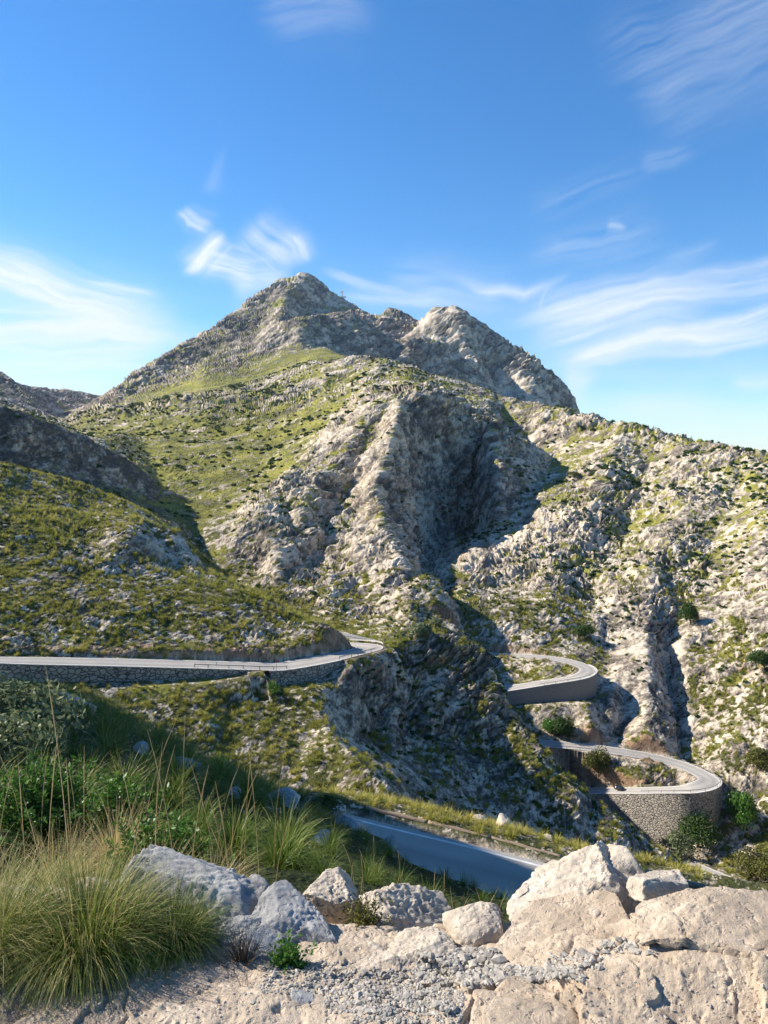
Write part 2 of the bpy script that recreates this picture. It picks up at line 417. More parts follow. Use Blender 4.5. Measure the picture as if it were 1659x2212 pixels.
# buttress
L(.3,.8, [(740,900,720),(800,862,705),(860,852,690),(900,850,680),(940,846,700),(965,856,710),(1000,888,725),(1060,904,735),(1120,940,745),(1170,962,760)])
L(.2,1.2, [(862,892,610),(838,1000,535),(815,1062,495),(832,1132,445),(866,1200,405),(880,1262,372)])
L(.25,.7, [(1190,975,800),(1130,1050,775),(1060,1110,740),(985,1160,670),(930,1215,560),(915,1268,440)])
PT(.3,1.2, [(905,905,662),(955,930,700),(930,1010,650),(915,1080,620),(890,1140,560),(905,1195,520),(1040,960,750),(1050,1030,740),(985,1040,700)])
PT(.28,1.1, [(770,920,665),(740,1215,422),(700,1285,362),(560,1225,425),(778,1120,485)])
L(.3,1.0, [(690,965,660),(600,1040,570),(520,1110,500),(490,1180,450)])
PT(.5,1.0, [(560,1110,475),(640,1150,470),(600,1280,375),(760,1250,395),(800,1320,345)])
L(.4,.7, [(855,1342,320),(880,1275,345),(920,1240,360),(960,1275,356),(978,1345,325)])
L(.3,1.1, [(800,885,672),(745,985,582),(680,1050,530),(650,1120,475),(600,1190,420)])
L(.4,.9, [(822,935,628),(776,1000,585),(752,1080,540),(700,1150,488),(686,1230,428)])
# right slope
PT(.55,.7, [(1250,960,790),(1640,1060,600),(1900,1110,540),(1190,1020,720)])
PT(.2,.75, [(1080,1150,560),(1650,1180,470),(1000,1220,450),(1060,1265,420),(1140,1262,420),(1650,1320,390),(1900,1330,380)])
L(.3,1.1, [(1310,1000,700),(1300,1080,610),(1225,1180,505),(1195,1240,435)])
L(.6,.8, [(1400,1020,705),(1365,1100,615),(1340,1190,520),(1280,1260,447),(1275,1310,408)])
L(.25,1.1, [(1490,1040,645),(1480,1120,553),(1405,1210,468),(1400,1290,404)])
L(.6,.8, [(1590,1080,600),(1545,1160,525),(1530,1240,456),(1470,1320,405),(1470,1380,380)])
L(.7,.4, [(990,1310,362),(1050,1312,365),(1180,1312,368),(1240,1340,366),(1290,1372,358)])
L(.4,.5, [(1000,1398,336),(1065,1400,338),(1150,1402,339),(1250,1410,341),(1310,1436,338)])
PT(-.1,.5, [(1330,1460,322),(1350,1540,300),(1310,1570,290),(1330,1600,287),(1440,1612,283),(1400,1500,308),(1400,1400,345),(1310,1330,385),(1500,1350,385)])
L(.1,.9, [(1412,1410,350),(1420,1480,322),(1435,1550,300),(1447,1608,288)])
L(.2,.9, [(1432,1412,372),(1446,1480,350),(1458,1550,325),(1466,1600,302)])
PT(.5,.9, [(1480,1450,345),(1495,1560,312),(1600,1500,322),(1659,1450,335),(1600,1600,292),(1620,1660,280),(1680,1700,270),(1900,1600,290),(1900,1450,330),(1560,1400,360),(1640,1390,360)])
PT(.5,.7, [(1600,1740,262),(1640,1850,240),(1560,1810,250),(1500,1800,250),(1440,1840,245),(1659,1960,222),(1900,2000,225),(1900,1800,250)])
PT(.3,.4, [(1300,1810,236),(1380,1850,236),(1450,1872,238),(1520,1850,244),(1240,1790,236),(1080,1512,288),(1180,1516,287),(1260,1512,289),(1310,1495,294)])
PT(.7,.4, [(1130,1548,284),(1250,1570,283),(1300,1530,296),(1180,1590,279)])
# ridge in front of the mountain
L(.5,.9, [(640,800,1350),(700,786,1280),(760,773,1260),(830,776,1210),(880,790,1160),(930,813,1110),(1000,823,1060),(1070,851,1010),(1150,872,960),(1250,893,880),(1320,922,830),(1345,913,800),(1450,946,760),(1560,966,710),(1610,985,690),(1659,990,680),(1950,1040,640)])
L(.3,.6, [(850,800,1400),(930,850,1350),(1000,865,1300),(1070,890,1250),(1150,910,1200),(1250,930,1100),(1345,950,1000),(1450,985,950),(1560,1005,900),(1659,1030,880),(1950,1080,860)])
# mountain
PT(.95,.15, [(430,835,1750),(560,810,1750),(600,775,1900),(650,757,2000),(700,758,1900),(760,778,1550),(330,850,1800)])
L(.15,.9, [(520,795,2000),(545,770,2120),(600,755,2150),(648,749,2060),(700,752,2160),(720,757,2200),(760,776,2220),(850,800,2260),(930,840,2290),(1060,872,2330)])
L(.2,.9, [(545,738,2420),(600,702,2330),(640,690,2230),(662,683,2260),(700,676,2380),(750,671,2420),(800,698,2440),(850,738,2460),(900,728,2440),(950,736,2460),(1000,772,2500),(1040,806,2530),(1075,856,2560)])
L(.2,.6, [(655,715,2750),(700,705,2760),(750,705,2780),(800,725,2720),(850,760,2650),(900,752,2620),(950,757,2620),(1000,795,2640),(1060,855,2660)])
PT(.15,1.0, [(690,715,2230),(780,735,2300),(860,770,2340),(960,790,2380),(880,760,2300),(600,730,2180)])
L(.15,.9, [(130,907,1650),(180,885,1800),(240,850,2000),(280,815,2150),(350,770,2350),(455,712,2750),(520,662,2950),(600,608,3180),(635,598,3250),(655,590,3300),(672,588,3300),(690,601,3300),(720,632,3250),(742,640,3200),(780,672,3150),(812,688,3100)])
PT(.35,.8, [(300,850,2000),(400,800,2200),(480,760,2350),(560,710,2650),(560,690,2800),(650,678,2900),(700,665,3130),(460,780,2200),(380,830,1950),(250,880,1750),(640,625,3020),(618,655,2820),(735,668,3140)])
L(.05,.9, [(818,698,3150),(826,680,3150),(850,670,3120),(878,680,3100),(900,697,3080),(906,712,2960),(914,690,2900),(930,656,2860),(948,654,2860),(962,664,2850),(985,655,2850),(1020,680,2840),(1060,705,2830),(1090,732,2800),(1150,770,2760),(1190,795,2740),(1220,830,2740),(1240,866,2740),(1252,892,2740)])
L(.05,.9, [(988,670,2790),(1000,715,2700),(1030,770,2640),(1075,830,2590),(1100,868,2560)])
PT(.1,.9, [(930,720,2760),(960,715,2740),(1060,740,2770),(1100,770,2720),(1130,800,2640),(1150,840,2560),(1165,872,2520),(1185,850,2620),(1215,875,2660)])
PZ(.2,.3, [(-40,4200,300),(-15,4500,300),(0,4500,300),(10,4200,250),(16,3300,-60),(20,3000,-150),(30,3000,-200),(40,3000,-200)])
PZ(.2,.3, [(-22,2600,-60),(-24,2000,-40),(16,2600,-80),(22,1800,-100),(30,1500,-100)])
# far left mountain
L(.15,.7, [(-500,640,3000),(-300,700,3000),(-100,762,3000),(0,800,3000),(40,830,2950),(90,862,2900),(150,893,2850)])
PZ(.2,.5, [(-50,3000,700),(-60,1500,260)])
# land outside the picture: hill on the left that shades the near slope, high ground further off
EXTRA = [(-36,28,-8),(-40,45,2),(-42,32,0),(-47,55,36),(-44.5,57,33),(-43.3,58.6,29),(-43,50,26),(-41.5,61,14),(-58,60,40),(-52,45,31),(-57,47,29),(-61,47,17),(-38,56,-3),(-38,66,-4),(-58,32,7),(-66,44,10),(-75,42,2),(-75,20,-1),(-52,75,10),(-80,60,6),(-42,90,-22),(-55,110,-4),(-75,100,20),
  (-42,150,-25),(-50,160,-5),(-42,250,-5),(-50,250,25),(-75,250,60),(-36,700,122),(-40,640,150),(-40,760,140),(-36,560,100),(-40,500,95),(-33,640,85),(-45,580,70),(-52,640,200),(-36,400,0),(-42,420,10),(-75,500,150),(-38,950,120),(-60,1000,260),(-75,3000,400),(-75,6500,300),
  (-110,20,-2),(-110,100,0),(-110,500,20),(-110,6500,0),(-180,20,-2),(-180,100,-10),(-180,500,-20),(-180,6500,-50),(180,20,-2),(180,100,-10),(180,500,-20),(180,6500,-50),
  (110,20,-8),(110,100,-40),(110,500,-60),(110,6500,-50),(60,20,-12),(60,40,-20),(60,100,-60),(60,250,-70),(60,500,0),(60,1000,20),(60,6500,-100),(44,25,-14),(44,60,-44),(44,150,-80),(44,300,-60),(44,600,10),(44,1200,-60),(44,6500,-100),
  (-180,3,-3),(-110,3,-3),(-60,3,-3),(0,3,-3),(60,3,-3),(110,3,-3),(180,3,-3),(-30,3,-3),(30,3,-3),(-15,6500,-50),(0,6500,-50),(15,6500,-50),(30,6500,-100),(-30,6500,-50),
  (-30,4.5,-2.9),(-15,4.5,-3),(0,4.5,-3.2),(15,4.5,-3.6),(30,4.5,-3.9),(60,4.5,-4),(-60,4.5,-2.6)]
PZ(.6,.5, EXTRA)

# ---------------------------------------------------------------- roads (edge points nearest the valley, then turned into centrelines)
def smooth_line(pts, n=6):
    pts = [Vector(p) for p in pts]; out = []
    for i in range(len(pts)-1):
        p0 = pts[max(i-1,0)]; p1 = pts[i]; p2 = pts[i+1]; p3 = pts[min(i+2,len(pts)-1)]
        for k in range(n):
            t = k/n
            out.append(.5*((2*p1)+(p2-p0)*t+(2*p0-5*p1+4*p2-p3)*t*t+(3*p1-p0-3*p2+p3)*t**3))
    out.append(pts[-1]); return out
def frame2d(c):
    n = len(c); T = []
    for i in range(n):
        d = c[min(i+1,n-1)]-c[max(i-1,0)]; d.z = 0; d.normalize(); T.append(d)
    return T, [Vector((-d.y, d.x, 0)) for d in T]       # tangent, left normal
def from_edge(pts, off, n=6):
    """edge polyline (Vectors) -> centreline shifted off metres to its left"""
    c = smooth_line(pts, n); T, Nn = frame2d(c)
    return [p+q*off for p, q in zip(c, Nn)]
ROADS = []
def road(name, centre, hw, label, wall_side=0, wh=None):
    ROADS.append(dict(name=name, c=centre, hw=hw, label=label, ws=wall_side, wh=wh))
# upper road across the left hillside (runs left to right; valley edge is on its right side)
Z1 = [(-330,1415,130),(-150,1425,134),(20,1434,138),(200,1438,141),(400,1443,144),(540,1447,146),(620,1447,148),(735,1426,156),(790,1412,165)]
c = from_edge([PV(*p) for p in Z1], 3.1)
tail = [PV(800,1400,178),PV(786,1395,184),PV(745,1393,190),PV(690,1392,196),PV(630,1392,205)]
c = smooth_line([c[k] for k in range(0, len(c)-2, 3)]+tail, 4)
road('road', c, 3.1, 'upper grey road crossing the left hillside above the stone wall', -1)
# a stretch of the same road further round, seen over the knoll
c = smooth_line([PV(600,1335,243),PV(700,1362,240),PV(760,1376,236),(PV(820,1388,236)),PV(880,1400,240)], 6)
road('road', c, 2.8, 'short shaded stretch of road behind the bend of the upper road', -1)
# middle hairpin
Z2 = [(960,1398,332),(1065,1414,331),(1150,1418,328),(1215,1426,322),(1262,1440,312),(1268,1452,303),(1240,1464,297),(1160,1477,295),(1080,1489,293),(980,1500,290)]
c = smooth_line([PV(*p) for p in Z2], 6)
for v in c: pass
road('road', c, 3.3, 'middle hairpin bend of pale road on its grey retaining wall', 1)
# lower hairpin
Z3 = [(1050,1596,268),(1160,1605,270),(1250,1612,272),(1330,1622,274),(1400,1634,275),(1470,1652,273),(1522,1676,262),(1529,1691,252),(1488,1703,246),(1400,1707,250),(1290,1708,259),(1180,1712,268)]
c = smooth_line([PV(*p) for p in Z3], 6)
road('road', c, 3.4, 'lower hairpin bend of pale road above the tall stone wall', 1)
# road under the viewpoint
far_edge = [PV(700,1752,30.5),PV(855,1791,29.9),PV(1010,1828,29.2),PV(1173,1871,28.8),PV(1400,1925,28.8),PV(1659,1975,29.5),PV(1900,2010,30.5)]
c = from_edge(far_edge, -3.0)
road('road', c, 3.25, 'near shaded road with a white edge line below the log rail', 0)
# road at the bottom of the valley, right
c = smooth_line([PV(1430,1838,236),PV(1500,1872,226),PV(1560,1898,219),PV(1620,1925,213),PV(1680,1955,206),PV(1800,2000,200)], 6)
road('road', c, 2.9, 'shaded road in the valley bottom at the right edge', 0)
# ---------------------------------------------------------------- terrain grid
NIN, NOUT, NROW, NF = 1060, 60, 1450, 2600
a_in = np.arctan((np.linspace(-60, 1720, NIN)-CX)/F)
aL = -math.pi+(a_in[0]+math.pi)*(1-(1-np.linspace(0, 1, NOUT+1)[:-1])**2.2)
aR = a_in[-1]+(math.pi-a_in[-1])*(np.linspace(0, 1, NOUT+1)[1:]**2.2)
AZ = np.concatenate([aL, a_in, aR]); NC = len(AZ)
LR0, LR1 = math.log(3.2), math.log(6300)
ys, R = survey(TL, TP, AZ, LR0, LR1, NF)
rr = np.exp(ys)
z = R[..., 0]
# soften the triangulation
zb = blur(blur(z, 5, 0), 4, 1); zb = blur(blur(zb, 3, 0), 3, 1)
z = zb
att = [blur(blur(R[..., k], 14, 0), 14, 1) for k in (1, 2)]
# adaptive rows: spend them where the surface is seen
el = z/rr[None]
de = np.diff(el, axis=1)*740; ds = np.where(de > 0, de*1.0, -de*.12)+np.diff(ys)[None]*26
ds = blur(blur(ds, 6, 0), 6, 1)
S = np.concatenate([np.zeros((NC, 1)), np.cumsum(ds, 1)], 1); S /= S[:, -1:]
u = np.linspace(0, 1, NROW)
G = np.zeros((NC, NROW, 3)); A0 = np.zeros((NC, NROW)); A1 = np.zeros((NC, NROW))
for i in range(NC):
    l = np.interp(u, S[i], ys); r = np.exp(l)
    G[i,:,0] = math.sin(AZ[i])*r; G[i,:,1] = math.cos(AZ[i])*r; G[i,:,2] = np.interp(l, ys, z[i])
    A0[i] = np.interp(l, ys, att[0][i]); A1[i] = np.interp(l, ys, att[1][i])
RAD = np.hypot(G[...,0], G[...,1])
# ---- carve the roads
def nearest(c, X, Y, maxd):
    """distance, height, signed side (left +), arclength fraction for points near polyline c"""
    n = len(X); D = np.full(n, 1e9); Zr = np.zeros(n); Sd = np.zeros(n); Fr = np.zeros(n)
    for k in range(len(c)-1):
        a, b_ = c[k], c[k+1]; dx, dy = b_.x-a.x, b_.y-a.y; l2 = dx*dx+dy*dy+1e-9
        m = (X > min(a.x,b_.x)-maxd) & (X < max(a.x,b_.x)+maxd) & (Y > min(a.y,b_.y)-maxd) & (Y < max(a.y,b_.y)+maxd)
        if not m.any(): continue
        t = np.clip(((X[m]-a.x)*dx+(Y[m]-a.y)*dy)/l2, 0, 1)
        d = np.hypot(X[m]-a.x-t*dx, Y[m]-a.y-t*dy)
        cr = dx*(Y[m]-a.y)-dy*(X[m]-a.x)
        w = np.where(m)[0]; s = d < D[w]
        w = w[s]; D[w] = d[s]; Zr[w] = a.z+(b_.z-a.z)*t[s]; Sd[w] = np.sign(cr[s]); Fr[w] = (k+t[s])/(len(c)-1)
    return D, Zr, Sd, Fr
# wall height along each road (fraction -> metres), on the outer side
WALLH = {0: [(0,3),(.10,3.2),(.20,3.2),(.34,2.6),(.42,1.8),(.50,.5),(.53,.4),(.57,2.8),(.66,3.0),(.70,.8),(.74,0)],
         2: [(0,0),(.40,0),(.47,7),(.60,8.5),(.80,6.0),(1,5)],
         3: [(0,0),(.56,0),(.62,8),(.70,15),(.80,21),(1,24)]}
nearmask = np.ones((NC, NROW))
sel = (RAD < 420) & (np.abs(AZ)[:, None] < math.radians(40))
idx = np.where(sel.ravel())[0]
X = G[...,0].ravel()[idx]; Y = G[...,1].ravel()[idx]; Zt = G[...,2].ravel()[idx].copy(); nm = np.ones(len(idx)); brown = np.zeros(len(idx)); onr = np.zeros(len(idx))
for q, rd in enumerate(ROADS):
    D, Zr, Sd, Fr = nearest(rd['c'], X, Y, 22)
    hw = rd['hw']
    outer = Sd == rd['ws'] if rd['ws'] else np.zeros(len(X), bool)
    if q in WALLH:
        h = np.interp(Fr, [a for a, _ in WALLH[q]], [b_ for _, b_ in WALLH[q]])
        walled = outer & (h > .6)
    else: h = np.zeros(len(X)); walled = np.zeros(len(X), bool)
    t_in = np.where(Zt < Zr, sstep(hw+.6, hw+6.0, D), sstep(hw+.7, hw+(2.0 if q != 4 else 1.5), D))
    zi = (Zr-.14)*(1-t_in)+Zt*t_in
    t_out = sstep(hw-1.9, hw-1.0, D)
    base = Zr-h
    t_b = sstep(hw+2.5, hw+9, D)
    zo = (Zr-.14)*(1-t_out)+(base*(1-t_b)+np.minimum(Zt, Zt)*t_b)*t_out
    near = D < 20
    Zt = np.where(near, np.where(walled, zo, zi), Zt)
    lim = hw+.6
    nm = np.minimum(nm, np.where(walled, sstep(lim+1, lim+9, D), sstep(lim, lim+2.2, D)))
    brown = np.maximum(brown, np.where(~walled & (Zt > Zr+.2), 1-sstep(hw+3, hw+6, D), 0)) if q < 5 else brown
    onr = np.maximum(onr, 1-sstep(hw+.2, hw+1.0, D))
G.reshape(-1, 3)[idx, 2] = Zt
nearmask.ravel()[idx] = nm
ONR = np.zeros(NC*NROW); ONR[idx] = onr; BRN = np.zeros(NC*NROW); BRN[idx] = brown
print('grid', G.shape)
AZV_ = np.repeat(AZ, NROW)
# ---- natural roughness: every octave that is visible from a given distance
Nrm = gridnormals(G)
pts = G.reshape(-1, 3); n_ = Nrm.reshape(-1, 3); rad = RAD.ravel()
rough = A1.ravel()*nearmask.ravel()
lv0 = 2.0**np.round(np.log2(rad*.22)); mac = fbm(pts/np.clip(lv0, 8, 400)[:, None]+71, 2, 1234); rough = rough*np.clip(1+1.1*mac, .35, 1.7)
steep = 1-n_[:, 2]
mtn = sstep(1200, 1900, rad); disp = np.zeros(len(pts), np.float32); tint = np.zeros(len(pts), np.float32); vegn = np.zeros(len(pts), np.float32)
lam = 512.0; k = 0
tilt = np.array([[.94,.0,-.34],[.12,.93,.33],[.32,-.35,.88]])
ptl = pts@tilt.T
e3 = np.array([-.62,.20,.76]); e3 /= np.linalg.norm(e3); e1 = np.cross(e3, [0,1,0]); e1 /= np.linalg.norm(e1); e2 = np.cross(e3, e1)
STR = np.stack([e1*.55, e2*.8, e3*1.5])          # bedding: long along the dip, thin across it
pst = pts@STR.T
f3 = np.array([.55,.0,.83]); f1 = np.cross(f3, [0,1,0]); f1 /= np.linalg.norm(f1); f2 = np.cross(f3, f1)
pflt = pts@np.stack([f1*1.5, f2*1.2, f3*.30]).T           # flutes running down the rock faces
fl_w = sstep(-.2,.3,fbm(pts/np.clip(lv0*.5, 6, 300)[:, None]+33, 2, 991)).astype(np.float32)
while lam > .12:
    w = sstep(1.2, 2.6, lam/rad*740)*(1-sstep(.05, .12, lam/rad*(1+1.1*mtn)))
    act = np.where(w > .01)[0]
    if len(act):
        # squash so that ledges and flutes differ with direction
        g = gnoise(pst[act]/lam+k*7.3, k)
        rid = 1-2.2*np.abs(g)
        b2 = gnoise(pts[act]/lam*1.9+31.7+k, k+50)
        g2 = gnoise(pflt[act]/lam+3.1+k, k+130)
        dv = (.42*rid+.42*b2+.5*(.5-2.0*np.abs(g2))*fl_w[act]*(1-.75*mtn[act])*(.35+.65*sstep(.1,.4,steep[act])))*(1+.9*sstep(.022,.05,lam/rad[act])*sstep(.6,1.1,rough[act]))
        disp[act] += (w[act]*dv*lam*(.10+(.13-.10*mtn[act])*(1-sstep(.008,.03,lam/rad[act])))).astype(np.float32)
        tint[act] += w[act]*(.5*g+.5*b2)*.32
        vegn[act] += w[act]*(1+1.1*(1-sstep(.008,.03,lam/rad[act])))*(.6*gnoise(pts[act]/lam*.8+91.3, k+90)-.25*rid)*.5
    lam *= .5; k += 1
# blocky karst breakage on rocky ground
wl = np.clip(rad*.011, .25, 40)
blk = np.zeros(len(pts), np.float32)
rock_sel = np.where((A1.ravel() > .3) & (rad > 12))[0]
# quantised cell sizes so that neighbouring points share the same lattice
lev = np.round(np.log2(wl[rock_sel])).astype(int)
crk = np.zeros(len(pts), np.float32); crk[:] = 1
for lv in range(lev.min(), lev.max()+1):
    for sh, ww in ((0, 1),):
        fade = 1-np.abs(np.log2(wl[rock_sel])-lv)
        s2 = rock_sel[fade > 0]; fd = fade[fade > 0]
        if not len(s2): continue
        cs = 2.0**lv
        p_ = pst[s2]/cs; 
        p_ = p_+.35*np.stack([gnoise(p_*1.7+3, 5), gnoise(p_*1.7+13, 6), gnoise(p_*1.7+23, 7)], 1)
        d1, d2, idn = worley(p_, 300+lv)
        sw = p_[:, 2]*.9+1.3*gnoise(pts[s2]/cs*.35+5, 40+lv)
        fr = sw-np.floor(sw); saw = np.where(fr < .8, fr/.8, (1-fr)/.2)
        gate2 = sstep(-.25, .45, gnoise(pts[s2]/cs*.16+18, 70+lv))
        gate = sstep(-.35, .35, gnoise(pts[s2]/cs*.22+8, 60+lv))
        blk[s2] += (fd*(((idn-.5)*.7+np.minimum((d2-d1)*1.6, .5)-.3)*.34*gate2+gate*(saw-.5)*.5)*cs).astype(np.float32)
        crk[s2] += (fd*(sstep(.0, .22, d2-d1)-1)).astype(np.float32)
        tint[s2] += fd*(idn-.5)*.28
disp = disp*(.10+1.0*rough)*(1+.5*sstep(900,2200,rad))+blk*np.clip(rough*1.3-.35, 0, 1.0)
disp *= nearmask.ravel()
# keep sharp silhouettes honest: mostly along the normal, a little sideways
pts2 = pts+n_*disp[:, None]
G2 = pts2.reshape(NC, NROW, 3)
N2 = gridnormals(G2).reshape(-1, 3)
slope2 = 1-N2[:, 2]
slope1 = 1-n_[:, 2]
veg = A0.ravel()+vegn*.9-np.clip((slope1-.22)*1.0, -.1, 1)-np.clip((slope2-.30)*.9, -.1, .6)
veg = sstep(.13, .34, veg)
onr_ = ONR
veg *= 1-onr_*.9
hill_shade = sstep(430,470,rad)*(1-sstep(640,700,rad))*(AZV_ < math.atan((350-CX)/F))*(AZV_ > math.radians(-36)); tint -= .26*hill_shade; vegn += .18*hill_shade  # left hill: rock colour darkened to deepen its shade
bowl_shade = sstep(585,620,rad)*(1-sstep(760,800,rad))*(AZV_ > math.atan((880-CX)/F))*(AZV_ < math.atan((1150-CX)/F))*sstep(.12,.3,slope2)  # bowl beside the buttress: shade painted into the tint of the steep faces
reg4 = (rad > 2500)*(AZV_ > math.atan((905-CX)/F))
reg = (rad > 105)&(rad < 200)&(AZV_ > math.atan((745-CX)/F)); tint -= .10*reg*sstep(105,125,rad)  # spur: part of its shade is put into the rock tint
patch = fbm(pts/np.clip(2.0**np.round(np.log2(rad*.12)), 3, 400)[:, None], 3, 777)
tint = np.clip(.53-.22*sstep(1200,1800,rad)+tint*1.7+.30*patch+.20*reg4-.20*bowl_shade-.16*(1-crk), 0, 1)
stainn = fbm(pts/np.clip(2.0**np.round(np.log2(rad*.08)), 2, 200)[:, None]+55, 4, 400)
stain = np.clip((stainn-.28)*2.2, 0, .75)*sstep(.25, .6, slope2)
stain = np.maximum(stain, onr_*.25*(stainn > -.3))
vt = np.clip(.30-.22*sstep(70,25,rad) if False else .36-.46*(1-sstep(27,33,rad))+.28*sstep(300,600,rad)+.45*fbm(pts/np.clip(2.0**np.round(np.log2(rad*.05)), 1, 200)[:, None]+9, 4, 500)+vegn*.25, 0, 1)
stain = np.maximum(stain, BRN*.55); tint = np.clip(tint-BRN*.22, 0, 1)
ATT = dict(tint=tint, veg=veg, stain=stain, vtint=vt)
FC = gridfaces(NC, NROW)
# cut the one surface into valley ground, mountain and far mountain
cr_ = pts[FC].mean(1) if False else None
radf = rad[FC[:, 0]]; azf = np.repeat(AZ[:-1], NROW-1)
is_mtn = (radf > 1500)
is_far = is_mtn & (azf < math.radians(-23.2))
def sub(name, m, label, cat):
    f = FC[m]; used = np.unique(f); mp = np.zeros(len(pts), np.int64); mp[used] = np.arange(len(used))
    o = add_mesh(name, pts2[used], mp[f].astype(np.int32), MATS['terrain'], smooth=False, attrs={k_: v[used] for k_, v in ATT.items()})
    tag(o, label, cat, kind='structure'); return o
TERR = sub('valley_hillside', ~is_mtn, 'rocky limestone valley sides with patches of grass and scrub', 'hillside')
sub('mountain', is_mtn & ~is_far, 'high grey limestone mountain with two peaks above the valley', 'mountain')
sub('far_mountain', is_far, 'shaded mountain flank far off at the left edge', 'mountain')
AZ_TERR = AZ
# ground lookup for planting
def ground_near(az_, r_):
    i = np.clip(np.searchsorted(AZ, az_), 1, NC-1)
    if abs(AZ[i-1]-az_) < abs(AZ[i]-az_): i -= 1
    j = int(np.clip(np.searchsorted(RAD[i], r_), 1, NROW-1))
    a, b_ = RAD[i,j-1], RAD[i,j]; t = 0 if b_ == a else min(max((r_-a)/(b_-a), 0), 1)
    return Vector(G2[i,j-1]*(1-t)+G2[i,j]*t)
def seen(px, py, rmin=0, rmax=1e9):
    """first surface point met along a bearing"""
    x, y, zz = ray(px, py); h = math.hypot(x, y); az_ = math.atan2(x, y); e = zz/h
    i = int(np.clip(np.searchsorted(AZ_TERR, az_), 1, len(AZ_TERR)-1))
    rr_ = np.hypot(G2[i,:,0], G2[i,:,1]); ee = G2[i,:,2]/rr_
    ok = np.where((ee >= e) & (rr_ >= rmin) & (rr_ <= rmax))[0]
    if not len(ok): return None
    j = ok[0]
    if j == 0: return Vector(G2[i,0])
    t = (e-ee[j-1])/(ee[j]-ee[j-1]+1e-12); t = min(max(t, 0), 1)
    r_ = rr_[j-1]*(1-t)+rr_[j]*t
    return Vector((x/h*r_, y/h*r_, e*r_))
# ---------------------------------------------------------------- roads, retaining walls, guard rails
def strip(c, offs, dz, name, mat, parent=None, wear=None, s0=0., s1=1.):
    """ribbon along centreline c at lateral offsets offs (left +)"""
    T, Nn = frame2d(c); n = len(c); i0, i1 = int(round(s0*(n-1))), int(round(s1*(n-1)))
    V = []; W = []
    for i in range(i0, i1+1):
        for k, o_ in enumerate(offs):
            p = c[i]+Nn[i]*o_; V.append((p.x, p.y, p.z+dz)); W.append(0 if wear is None else wear[k])
    return add_mesh(name, V, gridfaces(i1-i0+1, len(offs)), mat, parent, smooth=True, attrs={'wear': W})
def solid_strip(c, o0, o1, ztop, zbot, s0, s1, step=1):
    """closed wall body between two lateral offsets; ztop / zbot: functions of fraction -> height relative to centreline"""
    T, Nn = frame2d(c); n = len(c); i0, i1 = int(round(s0*(n-1))), int(round(s1*(n-1)))
    V = []; Fq = []
    ii = list(range(i0, i1+1, step))
    for i in ii:
        f = i/(n-1)
        for o_, zf in ((o0, zbot), (o0, ztop), (o1, ztop), (o1, zbot)):
            p = c[i]+Nn[i]*o_; V.append((p.x, p.y, p.z+zf(f)))
    m = len(ii)
    for k in range(m-1):
        for e in range(4):
            a = k*4+e; b_ = k*4+(e+1) % 4
            Fq.append((a, b_, b_+4, a+4))
    Fq.append((3,2,1,0)); q = (m-1)*4; Fq.append((q,q+1,q+2,q+3))
    return V, np.array(Fq, np.int32)
def dense(c, step=1.0):
    out = [c[0]]
    for a, b_ in zip(c[:-1], c[1:]):
        L_ = (b_-a).length; m = max(1, int(L_/step))
        for k in range(1, m+1): out.append(a.lerp(b_, k/m))
    return out
class MB:
    """collects simple solids into one mesh"""
    def __init__(s): s.v = []; s.q = []; s.t = []
    def quad(s, idx): s.q.append(idx)
    def box(s, c, sx, sy, sz, ax=None, ay=None, az=None):
        ax = Vector(ax or (1,0,0)); ay = Vector(ay or (0,1,0)); az = Vector(az or (0,0,1)); c = Vector(c); b = len(s.v)
        for i in (-1,1):
            for j in (-1,1):
                for k in (-1,1): s.v.append(tuple(c+ax*(sx/2*i)+ay*(sy/2*j)+az*(sz/2*k)))
        for f in ((0,1,3,2),(4,6,7,5),(0,4,5,1),(2,3,7,6),(0,2,6,4),(1,5,7,3)): s.q.append(tuple(b+x for x in f))
    def tube(s, pts, rads, n=8, cap=True, jit=0.):
        pts = [Vector(p) for p in pts]; b = len(s.v)
        for i, p in enumerate(pts):
            d = (pts[min(i+1,len(pts)-1)]-pts[max(i-1,0)]).normalized()
            a = d.orthogonal().normalized() if abs(d.z) > .9 else d.cross(Vector((0,0,1))).normalized()
            e = d.cross(a); r = rads[i] if hasattr(rads, '__len__') else rads
            for k in range(n):
                t = 2*math.pi*k/n; rj = r*(1+random.uniform(-jit, jit)); s.v.append(tuple(p+a*(math.cos(t)*rj)+e*(math.sin(t)*rj)))
        for i in range(len(pts)-1):
            for k in range(n):
                s.q.append((b+i*n+k, b+i*n+(k+1)%n, b+(i+1)*n+(k+1)%n, b+(i+1)*n+k))
        if cap:
            for i, rv in ((0, True), (len(pts)-1, False)):
                cidx = len(s.v); s.v.append(tuple(pts[i]))
                for k in range(n):
                    a_, b_ = b+i*n+k, b+i*n+(k+1)%n
                    s.t.append((cidx, b_, a_) if rv else (cidx, a_, b_))
    def build(s, name, mat, parent=None, smooth=False):
        fs = []
        if s.q: fs.append(np.array(s.q, np.int32))
        if s.t: fs.append(np.array(s.t, np.int32))
        return add_mesh(name, s.v, fs, MATS[mat], parent, smooth=smooth)
for q, rd in enumerate(ROADS):
    c = dense(rd['c'], .8); rd['d'] = c; hw = rd['hw']
    offs = list(np.linspace(-hw, hw, 13)); wear = [max(0, 1-abs(abs(o_)-1.5)/.7) for o_ in offs]
    ro = strip(c, offs, 0, 'road', MATS['asphalt'], wear=wear)
    ro['kind'] = 'structure'; ro['label'] = rd['label']
    lw = .13 if q in (0, 1, 4, 5) else .22
    for sgn in (-1, 1):
        o_ = sgn*(hw-.3)
        strip(c, [o_-lw/2, o_+lw/2], .006, 'edge_line', MATS['line_paint'], parent=ro)
